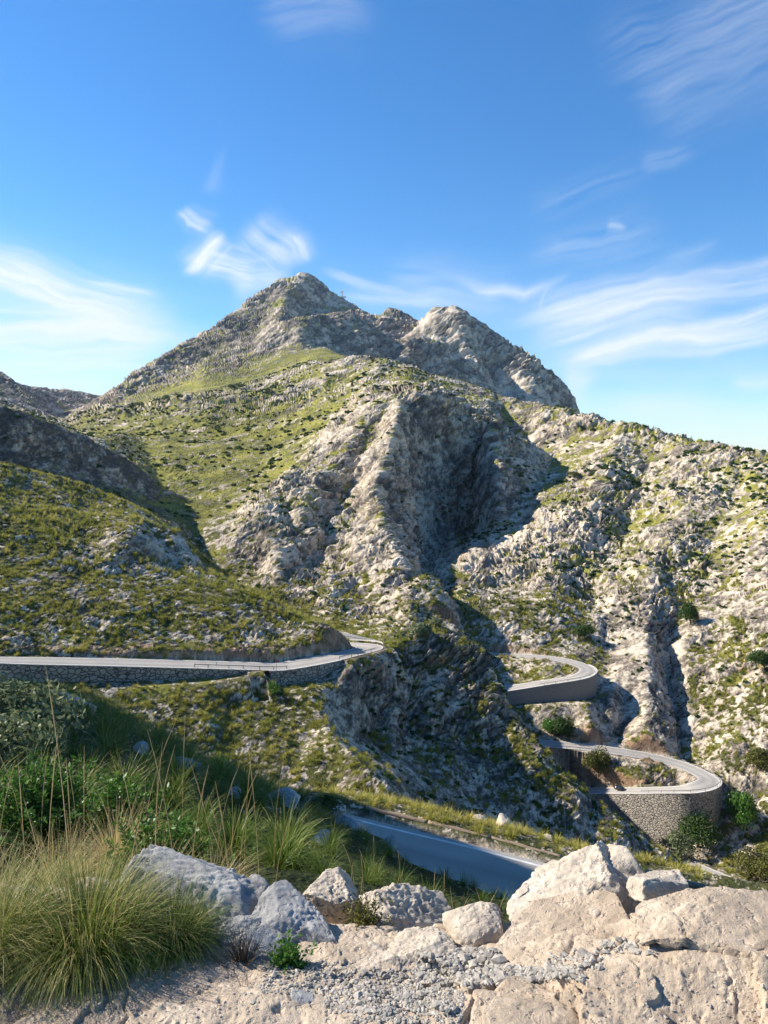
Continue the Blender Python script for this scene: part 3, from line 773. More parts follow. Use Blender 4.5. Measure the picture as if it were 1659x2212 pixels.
def wall(q, s0, s1, name, label, mat, side=-1, coping=True, batter=.0):
    rd = ROADS[q]; c = rd['d']; hw = rd['hw']
    # fractions of the dense line differ from those of the coarse one: convert by nearest point
    co = rd['c']; n = len(co)
    def idx(f):
        p = co[int(round(f*(n-1)))]; return min(range(len(c)), key=lambda i: (c[i]-p).length)/(len(c)-1)
    d0, d1 = idx(s0), idx(s1)
    fx = [idx(a) for a, _ in WALLH[q]]; hh = [b_ for _, b_ in WALLH[q]]
    root = empty(name, tuple(c[int((d0+d1)/2*(len(c)-1))]))
    tag(root, label, 'retaining wall')
    inv = Vector(root.location)
    V, Fq = solid_strip(c, side*(hw-.02), side*(hw+.42), lambda f: -.02, lambda f: -(float(np.interp(f, fx, hh))+2.2), d0, d1)
    b = add_mesh('masonry', [(v[0]-inv.x, v[1]-inv.y, v[2]-inv.z) for v in V], Fq, MATS[mat], root)
    V, Fq = solid_strip(c, side*(hw+.05), side*(hw+.50), lambda f: .14, lambda f: -.018, d0, d1)
    add_mesh('coping', [(v[0]-inv.x, v[1]-inv.y, v[2]-inv.z) for v in V], Fq, MATS['kerb_concrete'], root)
    return root
wall(0, 0.0, .50, 'retaining_wall', 'long shaded stone wall carrying the upper road at the left', 'stone_wall')
wall(0, .555, .70, 'retaining_wall', 'short curved stone wall under the upper road right of the wooden guard rail', 'stone_wall')
wall(2, .43, 1.0, 'retaining_wall', 'curved grey rendered wall under the middle hairpin bend', 'stone_wall_render', 1)
wall(3, .58, 1.0, 'retaining_wall', 'tall sunlit rubble stone wall under the lower hairpin bend', 'stone_wall', 1)
def guard_rail(q, s0, s1, label, side=-1, off=.35, spacing=4., h=.7, mat='rail_metal', postmat='rail_metal', th=.16, name='guard_rail', cat='guard rail', w=.1):
    rd = ROADS[q]; c = rd['d']; hw = rd['hw']; T, Nn = frame2d(c); n = len(c)
    i0, i1 = int(s0*(n-1)), int(s1*(n-1))
    root = empty(name, tuple(c[(i0+i1)//2]+Nn[(i0+i1)//2]*side*(hw-off))); tag(root, label, cat); o0 = Vector(root.location)
    mb = MB(); line = [c[i]+Nn[i]*(side*(hw-off))+Vector((0,0,h))-o0 for i in range(i0, i1+1)]
    for a, b_ in zip(line[:-1], line[1:]):
        d = (b_-a); L_ = d.length
        if L_ < 1e-4: continue
        d.normalize(); s_ = Vector((-d.y, d.x, 0)).normalized()
        mb.box((a+b_)/2, L_*1.02, w*.5, th, d, s_, d.cross(s_))
    mb.build('rail', mat, root)
    acc = 0; last = line[0]; pts_ = [line[0]]
    for p in line[1:]:
        acc += (p-last).length; last = p
        if acc >= spacing: pts_.append(p); acc = 0
    for p in pts_:
        m_ = MB(); m_.box(p+Vector((0,0,-h/2+.03)), .13, .13, h+.16); m_.build('post', postmat, root)
    return root
# ---------------------------------------------------------------- plant building blocks
def tuft_tpl(nb, segs, ln, spread, width, seed, droop=1.0, up=.55, base=.12):
    """blades springing from one root and arching outwards; returns verts, quads, u (0 root .. 1 tip), blade random"""
    g = np.random.default_rng(seed); V = []; Fq = []; U = []; H = []
    for b in range(nb):
        a = g.uniform(0, 2*math.pi); L_ = ln*g.uniform(.55, 1.1); lean = g.uniform(.05, 1)**.8*spread
        d = np.array([math.cos(a), math.sin(a), 0]); s_ = np.array([-d[1], d[0], 0])
        s_ = s_*math.cos(g.uniform(-1,1))+d*math.sin(g.uniform(-1,1)); 
        p = d*g.uniform(0, base*ln)+s_*g.uniform(-.06, .06)*ln; th = math.pi/2-lean*.9*(1-up); hb = g.uniform(0,1)
        curl = g.uniform(.5, 1.7)*droop*lean; b0 = len(V); bend = g.normal(0, .35)*.6; kink = g.integers(2, segs+2)
        for k in range(segs+1):
            t = k/segs; w_ = width*(1-t)**.6*g.uniform(.9,1.1)+width*.06
            V.append(p-s_*w_/2); V.append(p+s_*w_/2); U += [t, t]; H += [hb, hb]
            if k < segs: Fq.append((b0+2*k, b0+2*k+1, b0+2*k+3, b0+2*k+2))
            th -= curl*2.1/segs*(.35+t*1.1)+(g.uniform(.4,1.1) if k == kink and segs > 5 and g.random() < .35 else 0); d = d*math.cos(bend/segs)+s_*math.sin(bend/segs); d[2] = 0; d /= np.linalg.norm(d)+1e-9; p = p+(d*math.cos(th)+np.array([0,0,1])*math.sin(th))*L_/segs
    return np.array(V, np.float32), np.array(Fq, np.int32), np.array(U, np.float32), np.array(H, np.float32)
def leafball_tpl(nl, size, seed, lumps=6, flat=.75, aspect=1.8, gap=.0):
    """leaves spread over a few overlapping lumps of about radius 1"""
    g = np.random.default_rng(seed)
    cs = g.normal(0, 1, (lumps, 3)); cs /= np.linalg.norm(cs, axis=1, keepdims=True)
    cs *= g.uniform(.25, .62, (lumps, 1)); cs[:,2] = np.abs(cs[:,2])*flat+.25; rs = g.uniform(.32, .58, lumps)
    V = []; Fq = []; H = []
    for i in range(nl):
        k = g.integers(lumps); n = g.normal(0, 1, 3); n /= np.linalg.norm(n)
        if n[2] < -.3: n[2] *= -.5
        c = cs[k]+n*rs[k]*g.uniform(.45, 1.08)**.5*np.array([1,1,flat]); 
        if c[2] < 0: c[2] = abs(c[2])*.3
        q = n+g.normal(0, .6, 3); q /= np.linalg.norm(q); a = np.cross(q, g.normal(0,1,3)); a /= np.linalg.norm(a)+1e-9; b = np.cross(q, a)
        s_ = size*g.uniform(.6, 1.3); b0 = len(V)
        V += [c-a*s_*aspect*.5, c+b*s_*.5, c+a*s_*aspect*.5, c-b*s_*.5]; Fq.append((b0,b0+1,b0+2,b0+3))
        hh = g.uniform(0,1)*.55+.45*(k/lumps); H += [hh]*4
    return np.array(V, np.float32), np.array(Fq, np.int32), np.zeros(len(V), np.float32), np.array(H, np.float32)
def merge(tpls, pos, scl, rot, hue, which, zs=None, tilt=None, hb=(.35,.35,.3)):
    """stamp templates; hue per instance; returns verts, faces, h"""
    VV = []; FF = []; HH = []; off = 0
    for k, (V, Fq, U, H) in enumerate(tpls):
        m = np.where(which == k)[0]
        if not len(m): continue
        c, s_ = np.cos(rot[m])[:,None], np.sin(rot[m])[:,None]
        sx = scl[m][:,None]; sz = sx if zs is None else zs[m][:,None]
        X_ = (V[None,:,0]*c-V[None,:,1]*s_)*sx; Y_ = (V[None,:,0]*s_+V[None,:,1]*c)*sx; Z_ = V[None,:,2]*sz
        P_ = np.stack([X_,Y_,Z_], 2)+pos[m][:,None,:]
        h_ = np.clip(hb[0]*hue[m][:,None]*2*.9+hb[1]*U[None]+hb[2]*(H[None]-.2), 0, 1)
        F_ = Fq[None]+(np.arange(len(m))*len(V))[:,None,None]+off
        VV.append(P_.reshape(-1,3)); FF.append(F_.reshape(-1, Fq.shape[1])); HH.append(h_.ravel()); off += len(m)*len(V)
    return np.concatenate(VV), np.concatenate(FF).astype(np.int32), np.concatenate(HH)
def stuff(name, data, mat, label, cat):
    o = add_mesh(name, data[0], data[1], MATS[mat], attrs={'h': data[2]}, smooth=False)
    return tag(o, label, cat, kind='stuff')
# cell areas for picking planting spots
du = np.gradient(G2, axis=0); dv_ = np.gradient(G2, axis=1)
AREA = np.linalg.norm(np.cross(du, dv_), axis=2).ravel()
AZV = np.repeat(AZ, NROW); NMV = nearmask.ravel(); NZ = N2[:,2]
ELV = pts2[:,2]/rad
def pick(r0, r1, dens, mask=None, az_lim=31):
    w_ = (rad > r0) & (rad < r1) & (np.abs(AZV) < math.radians(az_lim)) & (NMV > .2)
    if mask is not None: w_ &= mask
    ii = np.where(w_)[0]
    d = dens if np.isscalar(dens) else dens[ii]
    return ii[rng.random(len(ii)) < np.clip(AREA[ii]*d, 0, .9)]
T_FAR = [tuft_tpl(26, 2, 1.0, 1.15, .075, s) for s in range(5)]
T_MID = [tuft_tpl(64, 3, .9, 1.2, .036, 20+s, droop=1.35) for s in range(5)]
T_NEAR = [tuft_tpl(130, 5, .9, 1.1, .012, 40+s, droop=1.5, up=.7) for s in range(4)]
hn = fbm(pts2/14., 3, 900); hn2 = fbm(pts2/np.where(rad > 300, 45., 22.)[:, None], 3, 905)
# tussock grass of the middle slopes
ii = pick(55, 190, .62, veg > .3)
h_ = np.clip(.5+hn[ii]*.5+rng.normal(0, .16, len(ii)), 0, 1)
print('mid tufts', len(ii))
stuff('tussock_grass', merge(T_MID, pts2[ii]-[0,0,.08], rng.uniform(.8,1.6,len(ii)), rng.uniform(0,6.3,len(ii)), h_, rng.integers(0,5,len(ii))), 'tussock',
      'yellow green tussock grass covering the slopes above and below the upper road', 'grass')
ii = pick(190, 430, .26, veg > .3)
h_ = np.clip(.5+hn[ii]*.5+rng.normal(0, .16, len(ii)), 0, 1)
print('far tufts', len(ii))
stuff('tussock_grass', merge(T_FAR, pts2[ii]-[0,0,.1], rng.uniform(1.1,2.0,len(ii)), rng.uniform(0,6.3,len(ii)), h_, rng.integers(0,5,len(ii))), 'tussock',
      'tussock grass on the hillside behind the bends of the road', 'grass')
ii = pick(430, 1100, .022, veg > .5)
print('distant tufts', len(ii))
h_ = np.clip(.4+hn[ii]*.5+rng.normal(0, .16, len(ii)), 0, 1)
stuff('tussock_grass', merge(T_FAR, pts2[ii]-[0,0,.2], rng.uniform(1.3,2.4,len(ii)), rng.uniform(0,6.3,len(ii)), h_, rng.integers(0,5,len(ii))), 'tussock',
      'distant grass on the green slope below the mountain', 'grass')
# long grass of the shaded near slope
ii = pick(6.5, 33, 1.7, (veg > .2) & ~((rad > 15) & (AZV > math.radians(1))), 33)
print('near tufts', len(ii))
near_r = sstep(math.radians(-9), math.radians(-2), AZV[ii])
h_ = np.clip(.32+.25*fbm(pts2[ii]/3.,2,77)+rng.normal(0, .12, len(ii)), 0, 1)
stuff('long_grass', merge(T_NEAR, pts2[ii]-[0,0,.05], rng.uniform(.5,1.0,len(ii))*(1-.52*near_r), rng.uniform(0,6.3,len(ii)), h_-.22*near_r, rng.integers(0,4,len(ii))), 'near_grass',
      'long dark green grass on the shaded slope between the ledge and the near road', 'grass')
ii = np.concatenate([pick(39, 60, 1.2, (veg > .2), 33), pick(30.5, 39, 3.0, (ONR < .3) & (AZV < math.radians(24)), 33)])
print('verge tufts', len(ii))
stuff('verge_grass', merge(T_MID, pts2[ii]-[0,0,.05], rng.uniform(.35,.75,len(ii)), rng.uniform(0,6.3,len(ii)), np.clip(.75+rng.normal(0,.15,len(ii)),0,1), rng.integers(0,5,len(ii))), 'tussock',
      'sunlit yellow grass on the verge behind the log rail', 'grass')
# ---- shrubs: the largest ones in view are objects, the small far ones one mass
S_TPL = [leafball_tpl(420, .13, 60+s) for s in range(4)]
S_FAR = [leafball_tpl(70, .30, 80+s, lumps=4) for s in range(5)]
S_ME = {}
def shrub_mesh(k, mat):
    key = (k, mat)
    if key not in S_ME:
        V, Fq, U, H = S_TPL[k]
        me_o = add_mesh('foliage', V, Fq, MATS[mat], attrs={'h': H}); S_ME[key] = me_o.data; bpy.data.objects.remove(me_o)
    return S_ME[key]
def shrub(pos, sc, k, mat, label, group=None, zs=1.0, cat='shrub', name='shrub'):
    o = bpy.data.objects.new(name, shrub_mesh(k % 4, mat)); C.objects.link(o)
    o.location = pos; o.scale = (sc, sc, sc*zs); o.rotation_euler = (0,0,random.uniform(0,6.28))
    return tag(o, label, cat, group)
flatm = NZ > .55
cand = pick(70, 1500, .0075*(1-.45*sstep(450, 600, rad))*(.35+.65*veg)*np.clip(.75+4.2*hn2, .05, 4), flatm | (rng.random(len(pts2)) < .25), 29.5)
cand = np.concatenate([cand, pick(112, 200, .05, (AZV > math.radians(-2)) & (AZV < math.radians(28)), 29.5), pick(300, 700, .010*np.clip(.8+4*hn2, .1, 4), (AZV > math.radians(6)), 29.5)])
size = rng.uniform(.5, 1.0, len(cand))**1.5*1.5+.35
size = size*np.clip(rad[cand]/270, .75, 2.6)*np.where(AZV[cand] > math.radians(6), .78, 1.)
app = size/rad[cand]; order = np.argsort(-app)
print('shrubs', len(cand))
NI = 230
for q in order[:NI]:
    v = cand[q]; p = pts2[v]; dark = 'shrub_leaf' if random.random() < .72 else 'gold_leaf'
    if rad[v] < 240: lab, gr = 'dark green shrub among the tussock grass near the upper road', 'shrubs near the upper road'
    elif AZV[v] > 0: lab, gr = 'small dark green shrub dotted on the pale rock slope at the right', 'shrubs on the right slope'
    else: lab, gr = 'dark green shrub on the distant left side of the valley', 'shrubs on the left valley side'
    shrub((p[0],p[1],p[2]-.38*size[q]), size[q], random.randrange(4), dark, lab, gr, random.uniform(.7,1.0))
ii = order[NI:]; v = cand[ii]
stuff('scrub', merge(S_FAR, pts2[v]-np.array([0,0,.38])*size[ii][:,None], size[ii], rng.uniform(0,6.3,len(ii)), rng.uniform(.1,.8,len(ii)), rng.integers(0,5,len(ii)), size[ii]*1.0, hb=(.3,0,.6)), 'shrub_leaf',
      'low dark scrub scattered over the far valley sides', 'scrub')
# ---------------------------------------------------------------- the rock ledge at the viewer's feet
FL = []; FP = []
def f_line(v, rg, pts): FL.append(((v, rg), [Q(*p) for p in pts]))
f_line(0,.3, [(-420,2500,-1.72),(200,2500,-1.72),(829,2500,-1.72),(1400,2500,-1.66),(2050,2500,-1.6)])
f_line(0,.4, [(-420,2212,-1.72),(0,2200,-1.72),(300,2190,-1.72),(650,2190,-1.71),(900,2200,-1.70),(1150,2200,-1.66),(1400,2190,-1.62),(1659,2190,-1.58),(2050,2190,-1.55)])
f_line(0,.4, [(-420,2110,-1.74),(0,2108,-1.73),(300,2100,-1.74),(560,2105,-1.75),(720,2120,-1.77),(850,2130,-1.78),(960,2120,-1.78),(1040,2100,-1.77),(1150,2095,-1.70),(1300,2085,-1.60),(1500,2080,-1.55),(1659,2080,-1.51),(2050,2080,-1.48)])
f_line(0,.4, [(-420,2020,-1.77),(0,2010,-1.77),(300,2005,-1.78),(600,2040,-1.79),(800,2050,-1.79),(960,2050,-1.80),(1080,2040,-1.77),(1250,2030,-1.68),(1420,2010,-1.60),(1659,2000,-1.54),(2050,1995,-1.5)])
f_line(0,.5, [(-420,1900,-1.80),(0,1900,-1.80),(300,1905,-1.80),(520,1950,-1.82),(700,1990,-1.86),(880,2000,-1.88),(1050,1995,-1.88),(1150,1985,-1.83),(1300,1965,-1.74),(1450,1950,-1.62),(1659,1945,-1.56),(2050,1940,-1.52)])
for dz, dr in ((.9, .45), (2.3, 1.7)):
    FL.append(((.3,.8), [QZ(math.degrees(a), math.exp(l)+dr, z_-dz) for (a, l, z_) in FL[4][1]]))
for a in (-50,-30,0,30,50): FP.append(((0,.3), QZ(a, .5, -1.7)))
for a in (-50,50): FP += [((0,.3), QZ(a,1.5,-1.7)), ((0,.3), QZ(a,3.0,-1.8)), ((0,.3), QZ(a,5.,-3.5))]
AZ = np.radians(np.linspace(-46, 46, 900)); NC = len(AZ)
ys, R = survey(FL, FP, AZ, math.log(.55), math.log(5.2), 900)
zf = blur(blur(R[...,0], 9, 0), 9, 1); zf = blur(blur(zf, 5, 0), 5, 1)
rf = np.exp(ys)
GF = np.stack([np.sin(AZ)[:,None]*rf, np.cos(AZ)[:,None]*rf, zf], 2)
nf = gridnormals(GF).reshape(-1,3); pf = GF.reshape(-1,3)
d = np.zeros(len(pf), np.float32)
# weathered sheets: stepped plates with broken lips
pl = pf*np.array([1,1,0])+np.array([0,0,3.])
w1 = fbm(pl*1.1+4, 5, 11)*1.0+pl[:,0]*.55-pl[:,1]*.9
fr = w1*1.7-np.floor(w1*1.7); d += (sstep(0,.035,fr)*(1-fr)*.05-.02)*sstep(-.1,.4,fbm(pl*.9+9,2,5)+.35)
w2 = fbm(pl*2.3+14, 5, 21)*.8-pl[:,0]*.4-pl[:,1]*1.1
fr = w2*3.4-np.floor(w2*3.4); d += (sstep(0,.05,fr)*(1-fr)*.016-.006)*sstep(.0,.5,fbm(pl*1.9+2,2,6)+.3)
d += fbm(pl*2.2, 4, 31)*.030+fbm(pl*9, 4, 32)*.010
pit = fbm(pl*26, 3, 33); d -= np.clip(pit-.22, 0, .5)*.022
pit = fbm(pl*60, 2, 34); d -= np.clip(pit-.1, 0, .6)*.007
c1, c2, _ = worley(pl*2.6+.3*np.stack([fbm(pl*5,3,61), fbm(pl*5+7,3,62), fbm(pl*5,3,63)],1), 71)
d -= (1-sstep(0,.05,c2-c1))*.022*sstep(.0,.3,fbm(pl*1.3+3,2,64)+.1)
PF = (pf+nf*d[:,None])
LEDGE = add_mesh('bedrock_ledge', PF, gridfaces(NC, 900), MATS['bedrock'], smooth=True)
tag(LEDGE, 'weathered beige limestone ledge under the viewpoint', 'rock ledge', kind='structure')
PFG = PF.reshape(NC, 900, 3); RFG = np.hypot(PFG[...,0], PFG[...,1])
def on_ledge(px, py):
    x, y, zz = ray(px, py); h = math.hypot(x, y); az_ = math.atan2(x, y); e = zz/h
    i = int(np.clip(np.searchsorted(AZ, az_), 0, NC-1)); ee = PFG[i,:,2]/RFG[i]
    ok = np.where(ee >= e)[0]
    j = ok[0] if len(ok) else 899
    return Vector(PFG[i, j])
def ledge_at(x, y):
    az_ = math.atan2(x, y); i = int(np.clip(np.searchsorted(AZ, az_), 0, NC-1)); j = int(np.clip(np.searchsorted(RFG[i], math.hypot(x,y)), 0, 899))
    return float(PFG[i,j,2])

# ---------------------------------------------------------------- boulders
import bmesh
_ico = {}
def ico(n):
    if n not in _ico:
        bm = bmesh.new(); bmesh.ops.create_icosphere(bm, subdivisions=n, radius=1); 
        _ico[n] = (np.array([v.co[:] for v in bm.verts]), np.array([[v.index for v in f.verts] for f in bm.faces], np.int32)); bm.free()
    return _ico[n]
def rock_geo(dims, seed, sub=6, planes=16, cut=(.50,.86), extra=(), rough_=1.0, box=5.0):
    """faceted, weathered block; extra: planes (nx,ny,nz,d) on the unit shape"""
    g = np.random.default_rng(seed); V, Fq = ico(sub); p = V.copy()
    p = p/(np.sum(np.abs(p)**box, 1, keepdims=True)**(1/box))           # towards a box
    pl_ = []
    for _ in range(planes):
        n = g.normal(0,1,3); n /= np.linalg.norm(n); pl_.append((*n, g.uniform(*cut)*1.15))
    for (a, b_, c_, d_) in list(pl_)+list(extra):
        n = np.array([a,b_,c_], float); n /= np.linalg.norm(n)
        e = p@n-d_; m = e > 0; p[m] -= e[m][:,None]*n*.97
    D = np.array(dims)/2; q = p*D; s_ = float(max(dims))
    n = p/np.array(D)*s_; n /= np.linalg.norm(n, axis=1, keepdims=True)
    o_ = seed*3.71
    d_ = fbm(q/s_*3+o_, 3, seed)*.018+(.5-np.abs(gnoise(q/s_*5+o_, seed+31)))*.010+(.4-np.abs(fbm(q/s_*13+o_, 3, seed+3)))*.022+fbm(q/s_*26+o_, 4, seed+5)*.014
    a1, a2, idn = worley(q/s_*4.2+.25*np.stack([fbm(q/s_*7+o_,2,1),fbm(q/s_*7+o_,2,2),fbm(q/s_*7+o_,2,3)],1)+o_, seed+9)
    gt = sstep(-.05,.3,gnoise(q/s_*2.1+o_, seed+77)); d_ += ((idn-.5)*.03-(1-sstep(0,.05,a2-a1))*.030)*gt
    pt = fbm(q/s_*40+o_, 3, seed+11); d_ -= np.clip(pt-.2,0,.5)*.012
    return q+n*(d_*s_*rough_)[:,None], Fq
def boulder(name, at, dims, rot, seed, mat, label, cat='boulder', group=None, parent=None, sink=.5, **kw):
    V, Fq = rock_geo(dims, seed, **kw)
    M_ = np.array((Matrix.Rotation(math.radians(rot[2]),3,'Z')@Matrix.Rotation(math.radians(rot[1]),3,'Y')@Matrix.Rotation(math.radians(rot[0]),3,'X')))
    V = V@M_.T
    o = add_mesh(name, V, Fq, MATS[mat], smooth=True); o.location = at
    return tag(o, label, cat, group)
def at(px, py, r, dz=0): x, y, z_ = P(px, py, r); return (x, y, z_+dz)
boulder('boulder', at(452,1962,2.88), (.70,.48,.33), (0,18,-8), 3, 'grey_limestone', 'large grey boulder with a pale top beside the big grass tussock', extra=[(-.1,-.75,.55,.50),(.55,-.6,-.5,.62),(-.2,.1,1,.62)])
boulder('boulder', at(640,2022,2.72), (.37,.34,.25), (0,18,-25), 8, 'grey_limestone', 'rounded grey boulder right of and below the large grey boulder', extra=[(.2,-.8,.5,.6)])
boulder('boulder', at(530,2015,2.72), (.20,.2,.16), (10,-25,10), 12, 'grey_limestone', 'small wedge of grey rock between the two grey boulders', sub=5)
boulder('boulder', at(575,2050,2.60), (.22,.2,.13), (0,10,40), 14, 'grey_limestone', 'low grey rock under the rounded grey boulder', sub=5)
boulder('boulder', at(725,1950,3.05), (.32,.3,.15), (5,5,20), 17, 'pale_limestone', 'jagged pale rock at the left end of the middle outcrop', rough_=1.5)
boulder('boulder', at(862,1975,3.02), (.56,.36,.19), (-5,14,5), 21, 'pale_limestone', 'jagged pale rock sloping down to the right in the middle outcrop', rough_=1.5, extra=[(.5,-.3,.8,.55)])
boulder('boulder', at(1045,2022,2.78), (.27,.27,.24), (0,-8,15), 25, 'pale_limestone', 'blocky pale boulder left of the flat slab', extra=[(.9,-.3,.1,.6)])
boulder('boulder', at(905,2072,2.58), (.30,.26,.19), (0,-6,-12), 28, 'pale_limestone', 'pale boulder in front of the blocky one above the gravel', rough_=1.2)
boulder('boulder', at(795,2098,2.50), (.32,.26,.10), (0,-8,12), 29, 'pale_limestone', 'low pale rock sloping down to the left beside the gravel', rough_=1.1)
boulder('boulder', at(1262,1925,2.92), (.60,.42,.30), (4,4,-4), 33, 'pale_limestone', 'big sunlit pointed boulder lying on the flat slab', extra=[(-.66,-.1,.74,.34),(.80,0,.60,.62),(-.1,-.75,.65,.55),(0,0,-1,.5)], rough_=1.3)
boulder('boulder', at(1345,1880,3.05), (.22,.24,.20), (0,20,30), 35, 'pale_limestone', 'upper right lump behind the pointed boulder', sub=5)
boulder('boulder', at(1430,1925,2.85), (.26,.24,.13), (0,14,10), 37, 'pale_limestone', 'small rough rock right of the pointed boulder', sub=5, rough_=1.3)
boulder('rock_slab', at(1240,2030,2.62), (.66,.44,.075), (3,-12,8), 41, 'bedrock', 'flat beige slab resting on the ledge with shade under its front edge', 'rock slab', extra=[(-.5,-.8,.1,.72),(.5,-.85,0,.7),(0,0,1,.62)], rough_=.45, box=5)
boulder('rock_slab', at(1610,2012,2.60), (.80,.44,.10), (5,3,-8), 45, 'bedrock', 'wide beige slab at the right edge of the ledge', 'rock slab', extra=[(-.3,-.9,.1,.7),(0,0,1,.6)], rough_=.5, box=5)
boulder('rock_slab', at(1130,2165,2.24), (.30,.20,.06), (2,-4,14), 47, 'bedrock', 'thin beige rock plate lying at the bottom beside the gravel', 'rock slab', rough_=.6, box=4, sub=5)
boulder('rock_slab', at(1170,2215,2.10), (.34,.18,.06), (3,4,-14), 49, 'bedrock', 'thin beige rock plate at the bottom edge below the other plate', 'rock slab', rough_=.6, box=4, sub=5)
boulder('stone', at(1015,2148,2.30), (.07,.06,.08), (0,-20,30), 51, 'pale_limestone', 'fist sized pale stone standing at the right edge of the gravel', 'stone', sub=4, rough_=1.2)
boulder('stone', at(655,2165,2.24), (.09,.06,.05), (0,30,0), 53, 'grey_limestone', 'small tilted grey stone on the ledge below the rounded boulder', 'stone', sub=4, rough_=1.2)
boulder('stone', at(1290,1975,2.72), (.05,.05,.04), (0,0,0), 55, 'pale_limestone', 'little pale stone lodged under the pointed boulder', 'stone', sub=3)
# rocks standing in the shaded grass slope and beside the roads
def slope_rock(px, py, dims, seed, label, mat='grey_limestone', rmax=60, cat='rock', rot=None, sub=4, rmin=5):
    p = seen(px, py, rmin, rmax)
    if p is None: print('no ground', px, py); return
    s_ = p.xy.length/1598.
    o = boulder('rock', (p.x, p.y, p.z+dims[2]*s_*.12), (dims[0]*s_, dims[1]*s_, dims[2]*s_), rot or (random.uniform(-15,15),random.uniform(-15,15),random.uniform(0,180)), seed, mat, label, cat, sub=sub, rough_=1.2)
    return o
slope_rock(130,1535,(130,90,70), 101, 'long rounded rock in the shade below the left end of the upper road', 'pale_limestone', rot=(0,18,0), sub=5)
slope_rock(5,1700,(60,60,50), 102, 'pale rock cut by the left edge beside the olive bush')
slope_rock(540,1648,(60,50,30), 103, 'grey rock high on the shaded slope left of the pointed gap')
slope_rock(625,1672,(50,40,35), 104, 'small grey rock on the shaded slope above the outcrop')
slope_rock(505,1720,(45,40,25), 105, 'small low grey rock in dark grass on the shaded slope')
slope_rock(610,1735,(110,80,50), 106, 'broad pale outcrop rock in the middle of the shaded slope', sub=5)
slope_rock(760,1790,(80,60,40), 107, 'grey rock near the left end of the near road')
slope_rock(720,1760,(70,50,36), 108, 'grey rock above the left end of the near road')
slope_rock(838,1828,(50,40,30), 109, 'grey rock on the grass edge of the near road')
slope_rock(400,1660,(70,50,30), 110, 'flat grey rock at the crest of the shaded slope')
slope_rock(300,1625,(60,40,28), 111, 'small grey rock at the crest left of the flat one')
slope_rock(690,1820,(60,50,30), 113, 'half buried grey rock in the long grass')
slope_rock(970,1735,(60,50,44), 114, 'pale sunlit rock on the verge behind the log rail', 'pale_limestone', 80, rmin=32)
slope_rock(1090,1790,(56,46,40), 115, 'pale sunlit rock on the verge right of the first', 'pale_limestone', 80, rmin=32)
slope_rock(1140,1800,(50,44,44), 116, 'upright pale rock on the verge above the near road', 'pale_limestone', 80, rmin=32)
slope_rock(1030,1775,(40,34,26), 118, 'small pale rock between the two sunlit verge rocks', 'pale_limestone', 80, rmin=32)
slope_rock(1180,1822,(46,34,30), 119, 'pale rock at the right end of the sunlit verge', 'pale_limestone', 80, rmin=32)
slope_rock(900,1712,(56,40,30), 117, 'low pale rock at the left of the sunlit verge', 'pale_limestone', 80, rmin=32)

# ---------------------------------------------------------------- gravel
def gravel():
    V0, F0 = ico(1); tp = []
    for k in range(6):
        g = np.random.default_rng(k); tp.append(((V0*g.uniform(.6,1.25,(len(V0),1))*np.array([1,.75,.6])).astype(np.float32), F0, np.zeros(len(V0),np.float32), np.zeros(len(V0),np.float32)))
    regs = [((700,2095),(1000,2190),1500,.006),((900,2050),(1080,2130),1500,.009),((1080,2090),(1260,2120),420,.008),((1180,2060),(1300,2095),160,.008),((1300,2035),(1420,2062),110,.008),((560,2080),(760,2150),500,.005),((760,2140),(1000,2212),900,.005),((0,2090),(560,2200),260,.004),((1000,2120),(1659,2212),200,.004),((1380,1990),(1450,2020),60,.009)]
    ps = []; sc = []
    for (x0,y0),(x1,y1),n_s,s_ in regs:
        for _ in range(n_s):
            u_, v_ = random.random(), random.random()
            px = x0+(x1-x0)*u_; py = y0+(y1-y0)*v_
            p = on_ledge(px, py); q = s_*random.uniform(.35,1.7)*(random.uniform(1.3,2.3) if random.random() < .05 else 1)
            ps.append((p.x, p.y, p.z+q*.08)); sc.append(q)
    ps = np.array(ps); sc = np.array(sc); n_ = len(ps)
    return merge(tp, ps, sc, rng.uniform(0,6.3,n_), rng.random(n_), rng.integers(0,6,n_), hb=(.55,0,.0))
gv = gravel()
o = add_mesh('gravel', gv[0], gv[1], MATS['gravel_stone'], attrs={'h': gv[2]}); tag(o, 'loose grey gravel in the hollow of the ledge', 'gravel', kind='stuff')

# ---------------------------------------------------------------- foreground plants
def plant_mesh(name, tpl, mat, loc, scale, label, cat, hue=.5, hb=(.30,.30,.62), zs=None, parent=None, rotz=0):
    V, Fq, H = merge([tpl], np.zeros((1,3)), np.array([scale]), np.array([rotz]), np.array([hue]), np.array([0]), None if zs is None else np.array([zs]), hb=hb)
    o = add_mesh(name, V, Fq, MATS[mat], attrs={'h': H}, parent=parent); o.location = loc
    if parent is None: tag(o, label, cat)
    return o
def ground_any(px, py, r):
    """point on ledge or slope at a bearing column px and distance r"""
    x, y, _ = P(px, py, r); az_ = math.atan2(x, y)
    i = int(np.clip(np.searchsorted(AZT, az_), 1, NCT-1)); zt = float(np.interp(r, np.hypot(G2[i,:,0],G2[i,:,1]), G2[i,:,2]))
    zl = ledge_at(x, y) if r < 4.8 else -99
    return Vector((x, y, max(zt, zl)))
AZT = AZ_TERR; NCT = len(AZT)
big = tuft_tpl(4200, 8, .56, 1.15, .0036, 501, droop=1.75, up=.58, base=.42)
plant_mesh('grass_tussock', big, 'near_grass', ground_any(185,2005,2.70)-Vector((0,0,.03)), .69, 'huge arching green and straw grass tussock at the lower left', 'grass tussock', .36)
big2 = tuft_tpl(2600, 8, .55, 1.15, .0036, 502, droop=1.7, up=.6, base=.35)
